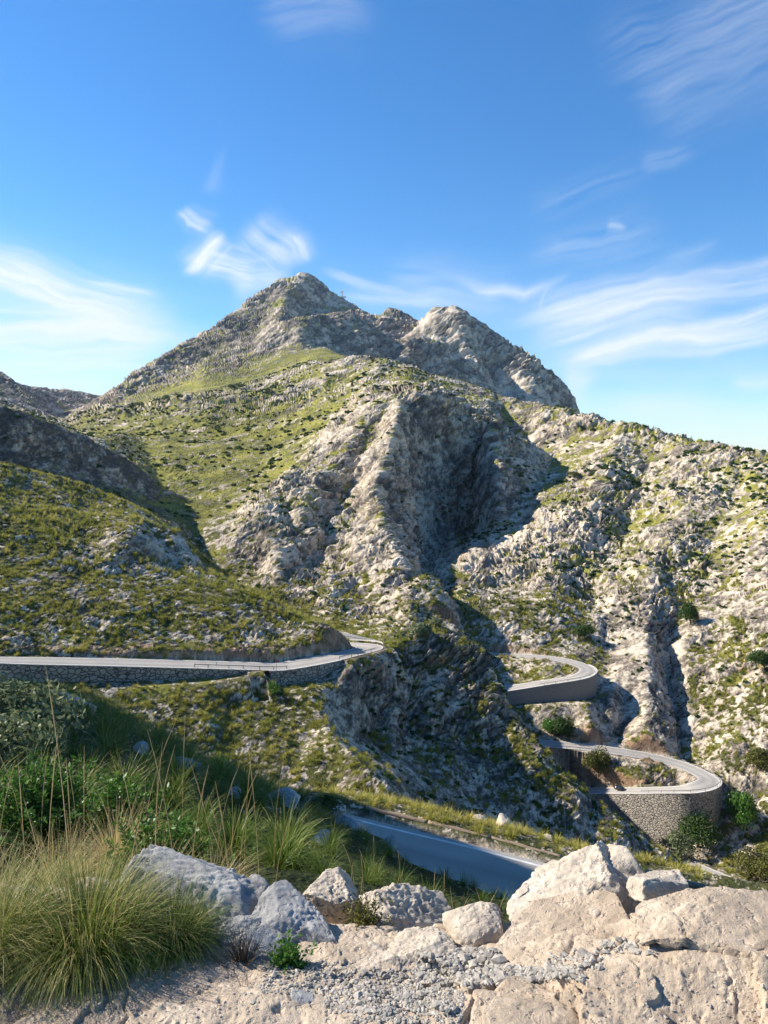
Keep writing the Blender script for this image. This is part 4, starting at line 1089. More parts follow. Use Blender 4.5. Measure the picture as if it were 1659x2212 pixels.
plant_mesh('grass_tussock', big2, 'near_grass', ground_any(-20,1985,2.8)-Vector((0,0,.03)), .72, 'arching grass tussock cut by the left edge', 'grass tussock', .45)
big3 = tuft_tpl(2400, 8, .48, 1.15, .0034, 503, droop=1.8, up=.6, base=.35)
plant_mesh('grass_tussock', big3, 'near_grass', ground_any(372,2040,2.66)-Vector((0,0,.03)), .56, 'dark grass tussock leaning against the large grey boulder', 'grass tussock', .22)
gold = tuft_tpl(900, 8, .85, 1.0, .0045, 504, droop=1.6, up=.7)
for k, (px, r, s_, hu, lab) in enumerate([(40,3.9,.95,.8,'golden dry grass tussock at the left edge behind the big one'),(170,4.3,.85,.72,'golden grass tussock behind the huge tussock'),(330,4.6,.8,.55,'green and golden tussock left of the boulder'),(450,4.9,.7,.66,'straw coloured tussock behind the large grey boulder'),(-80,4.6,.9,.6,'green and golden tussock cut by the left edge'),(250,6.0,.8,.8,'dry orange brown tussock behind the bright shrub'),(120,5.4,.8,.5,'greener tussock between the golden tussocks')]):
    plant_mesh('grass_tussock', gold, 'near_grass', ground_any(px,1850,r)-Vector((0,0,.04)), s_, lab, 'grass tussock', hu, hb=(.52,.35,.35), rotz=k*1.3)
# tall dry stalks
def stalks():
    V = []; Fq = []; H = []
    spots = [(x, random.uniform(3.4,5.5)) for x in [20,60,75,95,150,160,240,255,400,470,480,495,500,510,560,590,420,380]]+[(random.uniform(950,1130), random.uniform(3.6,6)) for _ in range(26)]+[(random.uniform(750,950), random.uniform(4,8)) for _ in range(14)]+[(random.uniform(-50,620), random.uniform(4,7)) for _ in range(26)]+[(random.uniform(1180,1300), random.uniform(5,9)) for _ in range(8)]
    for px, r in spots:
        b = ground_any(px, 1850, r); hgt = random.uniform(.55,1.0)*(1.25 if px < 620 else .62); a = random.uniform(0,6.28); ln = random.uniform(.03,.28)*hgt
        n = 6; w_ = .0055; P0 = []
        for k in range(n+1):
            t = k/n; P0.append(b+Vector((math.cos(a)*ln*t*t, math.sin(a)*ln*t*t, hgt*t)))
        for sv in (Vector((1,0,0)), Vector((0,1,0))):
            b0 = len(V)
            for k, p in enumerate(P0):
                ww = w_*(1-.55*k/n)*(1.0 if k < n-1 else (1.9 if k == n-1 else .5))
                V.append(tuple(p-sv*ww/2)); V.append(tuple(p+sv*ww/2)); H += [random.uniform(.3,.9)]*2
                if k < n: Fq.append((b0+2*k,b0+2*k+1,b0+2*k+3,b0+2*k+2))
    return np.array(V), np.array(Fq, np.int32), np.array(H)
sk = stalks(); stuff('dry_grass_stalks', sk, 'dry_stalk', 'tall thin dry straw stalks rising above the grass', 'dry stalks')
def twiggy(nst, ln, seed, leaf=True, nl=26, lsz=.02):
    g = random.Random(seed); st_ = MB(); V = []; Fq = []; H = []
    for _ in range(nst):
        a = g.uniform(0,6.28); e = g.uniform(.5,1.45); d = Vector((math.cos(a)*math.cos(e), math.sin(a)*math.cos(e), math.sin(e))); p = Vector((0,0,0)); pts_ = [p.copy()]; L_ = ln*g.uniform(.6,1.1)
        for k in range(4):
            d = (d+Vector((g.uniform(-.25,.25),g.uniform(-.25,.25),g.uniform(-.05,.25)))).normalized(); p = p+d*L_/4; pts_.append(p.copy())
        st_.tube(pts_, [ln*.012*(1-.2*k) for k in range(5)], 4, cap=False)
        if leaf:
            for _ in range(nl):
                t = g.uniform(1.2, 4); i = min(int(t),3); c = pts_[i].lerp(pts_[i+1], t-i)
                a_ = g.uniform(0,6.28); dd = Vector((math.cos(a_), math.sin(a_), g.uniform(0,1.1))).normalized(); s2 = dd.cross(Vector((g.uniform(-1,1),g.uniform(-1,1),g.uniform(-1,1)))).normalized(); z_ = lsz*g.uniform(.7,1.4)
                b0 = len(V); c = c+dd*z_*.3
                V += [tuple(c), tuple(c+dd*z_+s2*z_*.38), tuple(c+dd*z_*2), tuple(c+dd*z_-s2*z_*.38)]; Fq.append((b0,b0+1,b0+2,b0+3)); hh = g.uniform(.05,.95); H += [hh]*4
    return st_, (np.array(V), np.array(Fq, np.int32), np.array(H)) if leaf else None
def bush(px, py, r, ln, nst, seed, mat, label, nl=26, lsz=.02, name='shrub', leaf=True, stem='bark'):
    p = ground_any(px, py, r); root = empty(name, tuple(p-Vector((0,0,.03)))); tag(root, label, 'shrub')
    st_, lf = twiggy(nst, ln, seed, leaf, nl, lsz)
    st_.build('stems', stem, root)
    if leaf: add_mesh('foliage', lf[0], lf[1], MATS[mat], root, attrs={'h': lf[2]})
    return root
bush(565,1900,3.7,.34,60,1,'bright_leaf','bright green leafy shrub just behind the large grey boulder', 34, .014)
bush(640,1900,4.0,.25,40,2,'bright_leaf','smaller bright green shrub right of the one behind the boulder', 30, .014)
bush(630,2085,2.45,.13,34,3,'bright_leaf','tiny bright green plant at the foot of the rounded boulder', 26, .010)
bush(350,1800,5.4,.62,90,4,'bright_leaf','glossy green shrub in the middle of the golden grass', 60, .022)
bush(90,1760,6.8,.75,110,5,'bright_leaf','glossy green shrub at the left below the olive bush', 60, .026)
bush(250,1730,7.2,.6,90,6,'bright_leaf','glossy green shrub above the golden grass', 60, .026)
bush(790,2000,2.85,.17,70,7,'gold_leaf','low brown green shrub in front of the jagged rocks', 16, .008, stem='dry_twig')
bush(525,2085,2.5,.17,80,8,'dry_twig','dry twiggy dark shrub between the tussock and the rounded boulder', leaf=False, stem='dry_twig')
bush(985,1960,2.95,.11,40,9,'gold_leaf','small olive green plant on the jagged outcrop', 20, .008, stem='dry_twig')
bush(1480,1965,2.72,.07,16,10,'bright_leaf','tiny green sprig in the crack beside the wide slab', 16, .008)
bush(530,2130,2.33,.10,9,11,'dry_twig','thin bare twig growing from the ledge', leaf=False, stem='dry_twig')
def bigbush(px, py, r, sc, mat, label, seed, nl=3200, lsz=.035, lumps=11, name='shrub', dz=0):
    p = ground_any(px, py, r); root = empty(name, tuple(p)); tag(root, label, 'shrub' if name == 'shrub' else 'tree')
    V, Fq, U, H = leafball_tpl(nl, lsz/sc, seed, lumps, .85, 2.0)
    o = add_mesh('foliage', V*sc+np.array([0,0,dz]), Fq, MATS[mat], root, attrs={'h': H})
    m = MB()
    for k in range(7):
        a = k*.9; m.tube([(0,0,-.1),(math.cos(a)*.15*sc,math.sin(a)*.15*sc,.3*sc+dz*.5),(math.cos(a)*.45*sc,math.sin(a)*.45*sc,.75*sc+dz)], [.035*sc,.025*sc,.01*sc], 5)
    m.build('branches', 'bark', root)
    return root
bigbush(5,1700,10.5,.95,'olive_leaf','tall grey green olive bush at the left edge of the slope',31, 4200, .05)
bigbush(-10,1600,13,1.25,'olive_leaf','grey green bush cut by the left edge under the road end',32, 4200, .06)
bigbush(110,1690,9.0,.5,'olive_leaf','small silvery bush right of the tall olive bush',33, 2400, .03)
bigbush(60,1750,8.0,.5,'olive_leaf','low silvery bush below the tall olive bush',34, 2400, .03)
bigbush(760,1745,25,.95,'shrub_leaf','dark shrub at the left end of the log rail',35, 1600, .05)
bigbush(700,1760,22,.7,'shrub_leaf','dark low shrub on the shaded slope near the rail end',36, 1600, .05)
# ---------------------------------------------------------------- guard rails, cars, posts, trees, tower
def fr(q, x, y):     # fraction along road q nearest to a world point
    c = ROADS[q]['d']; return min(range(len(c)), key=lambda i: (c[i].x-x)**2+(c[i].y-y)**2)/(len(c)-1)
def frp(q, px, py, r): x, y, _ = P(px, py, r); return fr(q, x, y)
guard_rail(0, frp(0,420,1443,144), frp(0,625,1447,148), 'wooden post guard rail along the upper road above the sunlit grass', off=.1, spacing=2.6, h=.75)
guard_rail(0, frp(0,738,1425,156), frp(0,800,1404,172), 'short guard rail at the outer side of the upper road bend', off=.1, spacing=3, h=.75)
guard_rail(0, frp(0,800,1398,180), frp(0,735,1393,190), 'pale concrete rail round the back of the upper road bend', off=.1, spacing=3.5, h=.8, mat='kerb_concrete', postmat='kerb_concrete', th=.3)
guard_rail(1, .3, .95, 'shaded guard rail along the road seen behind the knoll', off=.1, spacing=3.5, h=.75)
guard_rail(2, frp(2,1262,1452,303), frp(2,1165,1476,295), 'thin guard rail on the rim of the middle hairpin', side=1, off=.0, spacing=4, h=.9)
guard_rail(3, frp(3,1170,1605,270), frp(3,1310,1620,274), 'guard rail along the upper leg of the lower hairpin', side=-1, off=.1, spacing=4, h=.8)
guard_rail(3, frp(3,1520,1695,257), frp(3,1400,1707,252), 'thin guard rail on the rim of the lower hairpin', side=1, off=.0, spacing=4, h=.9)
# log rail beside the near road
def log_rail(pts_, label, posts, rad_=.12):
    a = pts_[0]; root = empty('log_rail', tuple(a)); tag(root, label, 'log rail')
    for k in range(len(pts_)-1):
        p, q = pts_[k], pts_[k+1]; d = q-p; L_ = d.length; o = empty('log', (0,0,0))
        bpy.data.objects.remove(o)
        n = 14; line = [Vector((L_*i/n, math.sin(i*1.1+k)*.012, math.cos(i*.8+k)*.012)) for i in range(n+1)]
        m = MB(); m.tube(line, [rad_*(1+random.uniform(-.05,.05)) for _ in line], 12, jit=.03)
        o = m.build('log', 'weathered_log', root, smooth=True)
        o.location = p-a; o.rotation_mode = 'QUATERNION'; o.rotation_quaternion = d.to_track_quat('X', 'Z')
    for p in posts:
        m = MB(); b = p-a; m.tube([b+Vector((0,0,-1.3)), b+Vector((0,0,.02))], [.085,.08], 10); m.build('post', 'wood_dark', root, smooth=True)
rp = [PV(790,1747,31.6), PV(925,1778,31.0), PV(1060,1812,30.5), PV(1215,1855,30.1), PV(1330,1885,30.0)]
log_rail(rp, 'long weathered log rail between the near road and the sunlit verge', [PV(890,1772,31.15), PV(1009,1800,30.7), PV(1150,1838,30.3), PV(1290,1875,30.0)])
rp = [PV(1395,1886,24.5), PV(1520,1918,24.0), PV(1690,1965,23.5), PV(1850,2010,23)]
log_rail(rp, 'weathered log rail showing above the right edge of the rock ledge', [PV(1440,1899,24.3), PV(1560,1931,23.9), PV(1700,1970,23.5)], .11)
# road marker posts and sign
def marker(px, py, r, label, h=1.0):
    p = PV(px, py, r); root = empty('marker_post', tuple(p)); tag(root, label, 'marker post')
    m = MB(); m.box((0,0,h/2), .12, .05, h); m.build('post', 'white_plastic', root)
    m = MB(); m.box((0,0,h-.12), .124, .054, .14); m.build('reflector', 'wood_dark', root)
def warning_pole(p, label):
    root = empty('warning_pole', tuple(p)); tag(root, label, 'marker pole')
    m = MB(); m.tube([(0,0,-.3),(0,0,1.5)], .05, 8); m.build('pole', 'rail_metal', root)
    m = MB(); m.tube([(0,0,1.5),(0,0,2.1)], .07, 8); m.build('red_band', 'red_plastic', root)
    m = MB(); m.tube([(0,0,1.15),(0,0,1.5)], .06, 8); m.build('white_band', 'white_plastic', root)
warning_pole(PV(597,1446,147.5)+Vector((0,0,-.2)), 'red and white pole standing at the guard rail of the upper road')
marker(468,1439,144.6, 'small white marker post on the verge of the upper road', .8)
# ---- car
def make_car(name, loc, rz, label, roof_bars=False, s=1.0):
    root = empty(name, loc, rz); root.scale = (s, s, s); tag(root, label, 'car')
    # body: lofted side profile
    xs = [-2.1,-2.05,-1.9,-1.5,-1.0,-.5,0,.5,1.0,1.5,1.9,2.05,2.1]
    belt = [.62,.80,.88,.92,.94,.94,.93,.92,.90,.84,.74,.62,.5]
    wid = [.70,.80,.85,.875,.88,.885,.885,.885,.88,.86,.80,.72,.62]
    V = []; 
    ring = lambda x, b_, w_: [(x,-w_*.92,.22),(x,-w_,.36),(x,-w_,b_*.72),(x,-w_*.96,b_-.04),(x,-w_*.86,b_),(x,0,b_+.02),(x,w_*.86,b_),(x,w_*.96,b_-.04),(x,w_,b_*.72),(x,w_,.36),(x,w_*.92,.22)]
    for x, b_, w_ in zip(xs, belt, wid): V += ring(x, b_, w_)
    m = 11; Fq = []
    for i in range(len(xs)-1):
        for k in range(m): a = i*m+k; b2 = i*m+(k+1)%m; Fq.append((a,b2,b2+m,a+m))
    bm = MB(); bm.v = V; bm.q = Fq
    for i, rv in ((0,1),(len(xs)-1,0)):
        ci = len(bm.v); bm.v.append((xs[i],0,.5))
        for k in range(m): a, b2 = i*m+k, i*m+(k+1)%m; bm.t.append((ci,b2,a) if rv else (ci,a,b2))
    bm.build('body', 'car_paint', root, smooth=True)
    # glass house and roof
    def loft(sections, name_, mat):
        q = MB(); n_ = len(sections[0])
        for sct in sections: q.v += sct
        for i in range(len(sections)-1):
            for k in range(n_-1): a = i*n_+k; q.q.append((a,a+1,a+1+n_,a+n_))
        return q.build(name_, mat, root, smooth=True)
    gx = [(-1.95,.90,.80),(-1.45,1.32,.66),(-.9,1.43,.62),(0,1.46,.62),(.45,1.40,.63),(1.15,.92,.78)]
    loft([[(x,-.80,.88),(x,-w_,zt-.03),(x,0,zt),(x,w_,zt-.03),(x,.80,.88)] for x, zt, w_ in gx], 'windows', 'car_glass')
    rx = [(-1.5,1.33,.64),(-.9,1.45,.61),(0,1.48,.61),(.42,1.43,.61)]
    loft([[(x,-w_,zt-.03),(x,-w_*.5,zt+.01),(x,0,zt+.02),(x,w_*.5,zt+.01),(x,w_,zt-.03)] for x, zt, w_ in rx], 'roof', 'car_paint')
    for x in (-1.3,1.3):
        for y in (-.80,.80):
            t = MB(); t.tube([(x,y-.1,.32),(x,y+.1,.32)], .32, 20); o = t.build('wheel', 'tyre', root)
            r_ = MB(); r_.tube([(x,y-.105,.32),(x,y+.105,.32)], .19, 14); r_.build('rim', 'rail_metal', o)
    for y in (-.62,.62):
        h_ = MB(); h_.box((2.02,y,.66), .12,.30,.14); h_.build('headlight', 'lamp_clear', root)
        h_ = MB(); h_.box((-2.03,y,.76), .10,.26,.16); h_.build('tail_light', 'lamp_red', root)
    for y in (-.93,.93):
        h_ = MB(); h_.box((.75,y,.98), .14,.16,.12); h_.build('mirror', 'car_paint', root)
    if roof_bars:
        for y in (-.58,.58):
            h_ = MB(); h_.tube([(-1.4,y,1.42),(-.5,y,1.52),(.4,y,1.47)], .03, 6); h_.build('roof_bar', 'rail_metal', root)
    return root
i = int(frp(3,1336,1702,252.5)*(len(ROADS[3]['d'])-1)); cc = ROADS[3]['d']; T3, N3 = frame2d(cc)
cp = cc[i]+N3[i]*.2
make_car('car', (cp.x, cp.y, cp.z+.01), math.atan2(-T3[i].y, -T3[i].x), 'small black car on the sunlit lower hairpin bend above the tall stone wall')
i = int(frp(5,1590,1911,213)*(len(ROADS[5]['d'])-1)); cc = ROADS[5]['d']; T3, N3 = frame2d(cc)
cp = cc[i]-N3[i]*1.2
make_car('car', (cp.x, cp.y, cp.z+.01), math.atan2(T3[i].y, T3[i].x), 'dark car with roof bars on the shaded road in the valley bottom', True, 1.25)
# round boulder at the left end of the lower bend
slope_p = ROADS[3]['d'][-6]
# ---- trees
def tree(pos, hgt, wid, mat, label, seed, nl=4600, lsz=.36, lumps=16, trunk=.12):
    root = empty('tree', tuple(pos)); tag(root, label, 'tree')
    V, Fq, U, H = leafball_tpl(nl, lsz/wid, seed, lumps, .9, 1.7)
    V = V*np.array([wid, wid, hgt*(1-trunk)*.85])+np.array([0,0,hgt*trunk*.6])
    add_mesh('crown', V, Fq, MATS[mat], root, attrs={'h': H})
    m = MB(); m.tube([(0,0,-.6),(.05*wid,0,hgt*trunk*.6),(0,.05*wid,hgt*.6)], [.055*hgt*.6,.04*hgt*.6,.015*hgt], 8)
    for k in range(6):
        a = k*1.05+seed; m.tube([(.04*wid,0,hgt*(.2+.05*k)),(math.cos(a)*.35*wid,math.sin(a)*.35*wid,hgt*(.4+.05*k)),(math.cos(a)*.6*wid,math.sin(a)*.6*wid,hgt*(.55+.04*k))], [.02*hgt,.013*hgt,.005*hgt], 5)
    m.build('trunk', 'bark', root)
    return root
def tree_at(px, py, rmin, hgt, wid, mat, label, seed, rmax=2000, **kw):
    p = seen(px, py, rmin, rmax)
    if p is None: print('no tree ground', px, py); return
    return tree(p-Vector((0,0,.3)), hgt, wid, mat, label, seed, **kw)
tree_at(1292,1672,258,11,6.0,'gold_leaf','round olive green tree inside the lower hairpin bend',201)
tree_at(1505,1830,200,13,8.5,'shrub_leaf','broad dark green tree at the foot of the tall stone wall',202)
tree_at(1465,1850,200,9.5,6,'olive_leaf','pale green tree left of the dark one at the wall foot',203)
tree_at(1605,1790,200,14,5.5,'bright_leaf','green tree right of the tall stone wall end',204)
tree_at(1650,1900,180,12,9,'gold_leaf','sunlit green bush mass at the right edge in the valley bottom',205)
tree_at(1262,1378,340,8,5.6,'shrub_leaf','dark round tree at the right end of the meadow above the middle bend',206)
tree_at(1215,1590,265,8,5,'shrub_leaf','dark green tree on the bank above the lower hairpin',207)
tree_at(1190,1583,262,6.5,4,'bright_leaf','bright green shrub tree left of the dark one above the lower hairpin',208)
tree_at(1490,1350,340,14,5.5,'shrub_leaf','dark green tree in the rocky gully at the right',209)
tree_at(1650,1450,300,11,7,'shrub_leaf','dark green tree at the right edge among pale rocks',210)
tree_at(1640,1660,255,8,5.5,'gold_leaf','olive green tree on the rocks above the end of the lower bend',211)
tree_at(905,1372,170,4.2,3.4,'olive_leaf','pale grey green bush on the knoll above the dark cliff',212)
tree_at(940,1352,170,4.0,3.2,'olive_leaf','second pale bush on top of the knoll',213)
tree_at(590,1500,125,3.2,1.9,'bright_leaf','bright green shrub below the end of the wooden guard rail',214,nl=1200,lsz=.12)
tree_at(785,1440,150,3.0,2.6,'shrub_leaf','dark shrub hanging below the upper road bend',215,nl=1400,lsz=.12)
tree_at(300,1590,110,3.5,3.0,'shrub_leaf','dark green shrub at the foot of the sunlit grassy slope',216,nl=1800,lsz=.12)
tree_at(340,1600,110,2.6,2.3,'bright_leaf','brighter green shrub beside the dark one on the grassy slope',217,nl=1400,lsz=.12)
tree_at(480,1655,108,2.2,1.8,'bright_leaf','small green shrub low on the grassy slope',218,nl=1200,lsz=.12)
tree_at(1240,1030,500,7,8,'gold_leaf','broad olive tree on the pale slope right of the big shadow',219)
tree_at(800,855,800,9,8,'shrub_leaf','dark tree on top of the rocky buttress',220,nl=900,lsz=.4)
for k, (px, py) in enumerate([(340,870),(360,866),(385,862),(300,880),(285,884),(500,843),(520,840),(240,893)]):
    tree_at(px,py,1000,14,11,'shrub_leaf',('dark tree in the row along the foot of the mountain'),230+k,nl=500,lsz=1.0)
for o in list(C.objects):
    if o.get('label','').startswith('dark tree in the row'): o['group'] = 'trees along the foot of the mountain'
# ---- transmitter tower on the shoulder of the main peak
def tower():
    p = PV(739,640,3205); root = empty('tower', tuple(p-Vector((0,0,4)))); tag(root, 'tiny white transmitter tower on the shoulder of the main peak', 'tower')
    m = MB(); m.tube([(0,0,0),(0,0,24)], 3.2, 12); m.build('shaft', 'white_plastic', root)
    m = MB(); m.tube([(0,0,24),(0,0,26)], 6.5, 14); m.build('platform', 'white_plastic', root)
    m = MB(); m.tube([(-4,-4,17),(-4,-5.5,17)], 3.2, 14); m.build('dish', 'white_plastic', root)
    m = MB(); m.box((6,0,1.5), 22, 10, 5); m.build('station', 'white_plastic', root)
tower()
# ---------------------------------------------------------------- cirrus, a thin sheet far beyond the mountain
def clouds():
    na, ne = 960, 620
    az_ = np.radians(np.linspace(-42, 42, na)); el_ = np.radians(np.linspace(-1.5, 45, ne))
    A_, E_ = np.meshgrid(az_, el_, indexing='ij')
    X_ = np.sin(A_)*np.cos(E_); Y_ = np.cos(A_)*np.cos(E_); Z_ = np.sin(E_)
    # bearing coordinates of every sheet vertex (direction only)
    f_ = Y_*CT+Z_*ST; u_ = -Y_*ST+Z_*CT; f_ = np.maximum(f_, .05)
    px = CX+F*X_/f_; py = CY-F*u_/f_
    pp = np.stack([px.ravel()/300, py.ravel()/300, np.zeros(px.size)], 1)
    wx = fbm(pp*1.0, 5, 2000).reshape(px.shape); wy = fbm(pp*1.0+40, 5, 2001).reshape(px.shape)
    qx = px+wx*48; qy = py+wy*38
    D_ = np.zeros(px.shape)
    def streak(pts_, w0, w1, a, fib=.6, seed=0):
        """soft brush along a polyline with fibres running along it"""
        best = np.full(px.shape, 1e9); T_ = np.zeros(px.shape); SD = np.zeros(px.shape); n = len(pts_)-1; Ls = 0
        for k in range(n):
            (x0,y0),(x1,y1) = pts_[k], pts_[k+1]; dx, dy = x1-x0, y1-y0; l = math.hypot(dx, dy)
            t = np.clip(((qx-x0)*dx+(qy-y0)*dy)/l**2, 0, 1); d = np.hypot(qx-x0-t*dx, qy-y0-t*dy); m = d < best
            best = np.where(m, d, best); T_ = np.where(m, Ls+t*l, T_); SD = np.where(m, ((qx-x0)*dy-(qy-y0)*dx)/l, SD); Ls += l
        t = T_/Ls; w_ = w0+(w1-w0)*t
        q = np.stack([(T_/200+seed*3).ravel(), (SD/13+seed).ravel(), np.full(px.size, seed*1.7)], 1)
        fb = fbm(q, 5, 2100+seed).reshape(px.shape); q2 = q*np.array([.6,.35,1]); fb2 = fbm(q2+9, 3, 2200+seed).reshape(px.shape)
        e = np.exp(-(best/w_/1.25)**2*1.6)*(sstep(0,.28,t) if pts_[0][0] > 0 else 1)*sstep(1.0,.62,t) if pts_[-1][0] < 1659 else np.exp(-(best/w_/1.25)**2*1.6)*sstep(0,.28,t)
        return a*e*np.clip(1-fib+fib*(.5+.9*fb+.9*fb2)*1.5, 0, 1.5)
    S_ = [ # points, widths, strength
        ([(-80,560),(80,610),(220,670),(360,700)], 46, 66, .75, .6), ([(-60,600),(60,625),(180,655),(330,670),(440,700)], 20, 30, .35, .7),
        ([(-80,700),(100,702),(300,712),(460,735)], 11, 15, .85, .3), ([(-60,690),(200,700),(420,720)], 40, 55, .45, .6),
        ([(-80,745),(150,760),(420,750)], 60, 60, .42, .7), ([(-80,830),(120,850),(300,830)], 70, 60, .50, .5), ([(170,600),(260,628),(360,655)], 5, 7, .45, .3),
        ([(400,440),(425,470),(470,490)], 18, 22, .5, .85), ([(500,495),(455,540),(410,600)], 22, 30, .75, .8), ([(440,545),(490,560),(560,580)], 28, 44, .7, .8),
        ([(520,470),(570,520),(620,570),(650,590)], 40, 60, .30, .8), ([(600,500),(640,540),(655,590)], 34, 30, .45, .7), ([(470,600),(560,600),(650,600)], 50, 40, .5, .6), ([(450,420),(460,350),(470,300)], 16, 10, .15, .8),
        ([(690,590),(760,610),(830,628),(900,628)], 10, 14, .45, .5), ([(990,598),(1080,604),(1130,626),(1190,618),(1250,598)], 12, 9, .65, .5), ([(800,600),(950,610),(1150,620)], 40, 50, .20, .7),
        ([(1060,690),(1180,684),(1300,664),(1400,640),(1660,600)], 14, 22, .50, .6), ([(1110,700),(1250,690),(1400,670),(1560,640)], 34, 50, .36, .7),
        ([(1120,745),(1220,728),(1320,700),(1420,670),(1550,640)], 28, 40, .55, .6), ([(1190,782),(1290,765),(1420,742),(1560,700),(1700,660)], 16, 20, .70, .5),
        ([(1150,785),(1300,772),(1480,735),(1600,722),(1720,712)], 20, 26, .72, .5), ([(1350,740),(1450,710),(1600,700)], 30, 30, .35, .7),
        ([(1200,800),(1260,820),(1310,838)], 24, 18, .42, .6), ([(1210,840),(1280,850)], 26, 20, .30, .6), ([(1580,840),(1640,838),(1720,830)], 14, 14, .42, .5),
        ([(1300,500),(1350,505)], 16, 8, .28, .6), ([(1370,355),(1450,340),(1500,310)], 20, 14, .22, .7), ([(1100,460),(1250,410),(1420,340)], 40, 40, .10, .8), ([(1280,190),(1400,120),(1560,60),(1720,-20)], 80, 120, .13, .9), ([(1350,250),(1500,180),(1700,60)], 90, 120, .09, .9),
        ([(1420,570),(1500,545),(1560,515)], 16, 12, .22, .7), ([(520,20),(700,-10),(850,20)], 40, 50, .16, .8), ([(560,60),(720,30),(860,60)], 50, 50, .08, .8),
        ([(1300,900),(1450,900),(1600,890)], 40, 40, .25, .6), ([(1220,960),(1700,960)], 60, 60, .2, .5), ([(-100,900),(300,880)], 60, 50, .3, .5), ([(1172,670),(1180,640),(1192,615)], 2.5, 2.5, .3, .2),
        ([(1100,560),(1300,540),(1460,480)], 40, 50, .14, .8),
        ([(-80,575),(60,625),(200,690),(330,735)], 8, 12, .5, .5), ([(-80,650),(120,672),(300,690),(470,712)], 7, 10, .4, .5), ([(-80,725),(160,722),(330,732),(480,745)], 9, 9, .45, .5), ([(-80,790),(140,775),(300,790),(430,800)], 16, 16, .35, .7),
        ([(1060,680),(1220,668),(1360,640),(1500,600),(1720,545)], 10, 16, .38, .6), ([(1120,720),(1300,690),(1450,655),(1720,610)], 9, 14, .42, .5), ([(1180,800),(1330,790),(1500,765),(1720,735)], 9, 14, .4, .5), ([(1080,655),(1240,640),(1400,600),(1540,540)], 14, 20, .25, .7),
        ([(640,500),(655,540),(660,585)], 22, 20, .4, .8), ([(545,470),(600,510),(640,560)], 30, 34, .4, .85), ([(395,600),(440,560),(500,500)], 8, 10, .6, .5), ([(700,640),(800,650),(940,640),(1060,650)], 16, 22, .28, .7)]
    for k, (pt_, w0, w1, a, fib) in enumerate(S_): D_ = 1-(1-D_)*(1-np.clip(streak(pt_, w0, w1, a, fib, k), 0, .96))
    vn = fbm(np.stack([px.ravel()/420, py.ravel()/90, np.full(px.size, 3.)], 1), 5, 2500).reshape(px.shape)
    veil = .5*np.exp(-((py-960)/230)**2)*np.clip(.75+.9*vn, 0, 1.3); D_ = 1-(1-D_)*(1-np.clip(veil, 0, .8))
    edge = sstep(math.radians(42), math.radians(37), np.abs(A_))*sstep(math.radians(45), math.radians(40), E_)
    D_ = np.clip(D_*edge, 0, .95)
    R_ = 24000.
    V = np.stack([X_*R_, Y_*R_, Z_*R_], 2).reshape(-1, 3)
    m = bpy.data.materials.new('cirrus'); m.use_nodes = True; nt = m.node_tree; nt.nodes.clear()
    out = nt.nodes.new('ShaderNodeOutputMaterial'); mx = nt.nodes.new('ShaderNodeMixShader'); tr = nt.nodes.new('ShaderNodeBsdfTransparent'); em = nt.nodes.new('ShaderNodeEmission')
    em.inputs[0].default_value = (.88,.94,1,1); em.inputs[1].default_value = CLOUD_E
    a = nt.nodes.new('ShaderNodeAttribute'); a.attribute_name = 'cover'
    nt.links.new(a.outputs['Fac'], mx.inputs[0]); nt.links.new(tr.outputs[0], mx.inputs[1]); nt.links.new(em.outputs[0], mx.inputs[2]); nt.links.new(mx.outputs[0], out.inputs[0])
    o = add_mesh('clouds', V, gridfaces(na, ne), m, smooth=True, attrs={'cover': D_.ravel()})
    tag(o, 'thin white cirrus streaks high over the mountain', 'clouds', kind='structure')
    o.visible_shadow = True
CLOUD_E = .55
clouds()
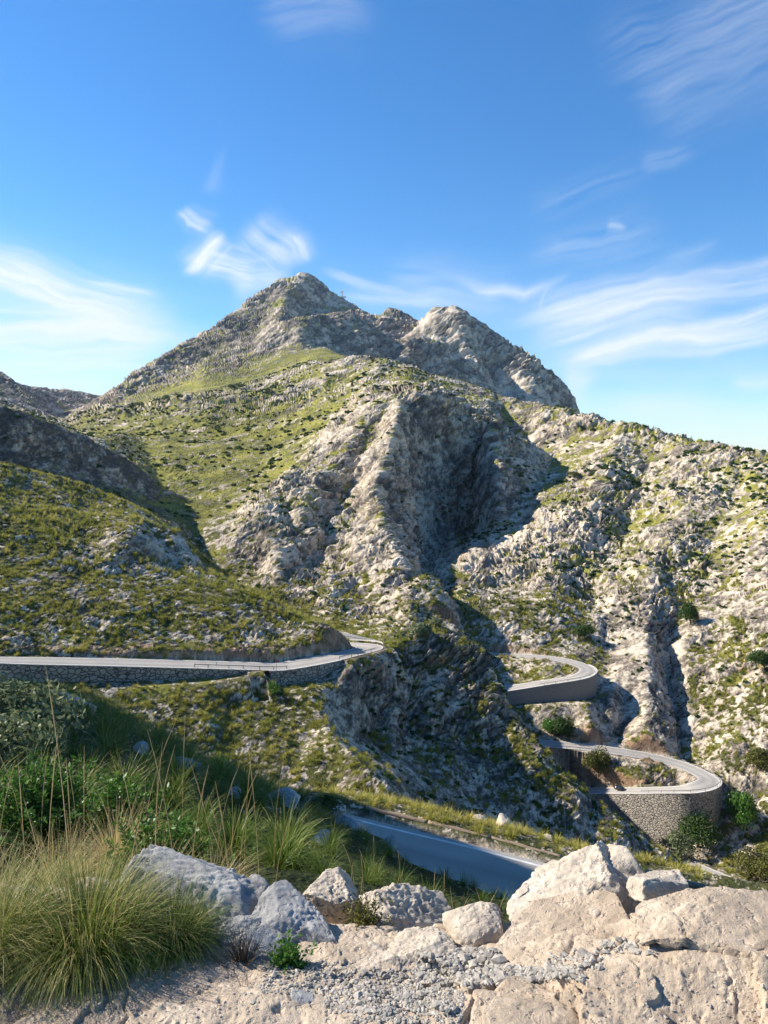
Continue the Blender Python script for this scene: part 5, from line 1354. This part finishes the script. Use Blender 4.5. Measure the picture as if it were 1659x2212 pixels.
# ---------------------------------------------------------------- camera, sun, sky
cam_d = bpy.data.cameras.new('camera'); cam = bpy.data.objects.new('camera', cam_d); C.objects.link(cam)
cam.location = (0,0,0); cam.rotation_euler = (math.pi/2+PITCH, 0, 0)
cam_d.sensor_fit = 'VERTICAL'; cam_d.sensor_height = 36; cam_d.lens = 26.0
cam_d.clip_start = .1; cam_d.clip_end = 60000
bpy.context.scene.camera = cam
SUN_EL = math.radians(34); SX, SY = -.95, .31
h = math.hypot(SX, SY); sd = Vector((SX/h*math.cos(SUN_EL), SY/h*math.cos(SUN_EL), math.sin(SUN_EL)))
sl = bpy.data.lights.new('sun', 'SUN'); sl.energy = 5.0; sl.angle = math.radians(.5); sl.color = (1, .93, .82)
so = bpy.data.objects.new('sun', sl); C.objects.link(so); so.rotation_euler = sd.to_track_quat('Z', 'Y').to_euler()
w = bpy.data.worlds.new('World'); bpy.context.scene.world = w; w.use_nodes = True
nt = w.node_tree; bg = nt.nodes['Background']
sky = nt.nodes.new('ShaderNodeTexSky'); sky.sky_type = 'NISHITA'; sky.sun_disc = False
sky.sun_elevation = SUN_EL; sky.sun_rotation = math.atan2(sd.x, sd.y); sky.altitude = 600; sky.air_density = 1.0; sky.dust_density = .15; sky.ozone_density = 2.2
hs = nt.nodes.new('ShaderNodeHueSaturation'); hs.inputs['Saturation'].default_value = 1.3; hs.inputs['Value'].default_value = 1.0
nt.links.new(sky.outputs[0], hs.inputs['Color']); mu = nt.nodes.new('ShaderNodeMix'); mu.data_type = 'RGBA'; mu.blend_type = 'MULTIPLY'; mu.inputs[0].default_value = 1; mu.inputs[7].default_value = (.73,1.0,1.13,1)
nt.links.new(hs.outputs[0], mu.inputs[6]); nt.links.new(mu.outputs[2], bg.inputs[0]); bg.inputs[1].default_value = .087
vs = bpy.context.scene.view_settings; vs.view_transform = 'Standard'; vs.look = 'None'; vs.exposure = .97; vs.gamma = 1; vs.use_curve_mapping = False

# ---------------------------------------------------------------- air
if HAZE > 0:
    V = np.array([(x, y, z_) for x in (-5200, 5200) for y in (-4200, 7600) for z_ in (-420, 1500)], float)
    Fq = np.array([(0,1,3,2),(4,6,7,5),(0,4,5,1),(2,3,7,6),(0,2,6,4),(1,5,7,3)], np.int32)
    m = bpy.data.materials.new('haze'); m.use_nodes = True; nt = m.node_tree; nt.nodes.clear()
    out = nt.nodes.new('ShaderNodeOutputMaterial'); pv = nt.nodes.new('ShaderNodeVolumePrincipled')
    pv.inputs['Color'].default_value = (.62,.76,1,1); pv.inputs['Density'].default_value = HAZE; pv.inputs['Anisotropy'].default_value = .2
    nt.links.new(pv.outputs[0], out.inputs['Volume'])
    o = add_mesh('haze', V, Fq, m); tag(o, 'thin blue air haze filling the valley', 'haze', kind='stuff')
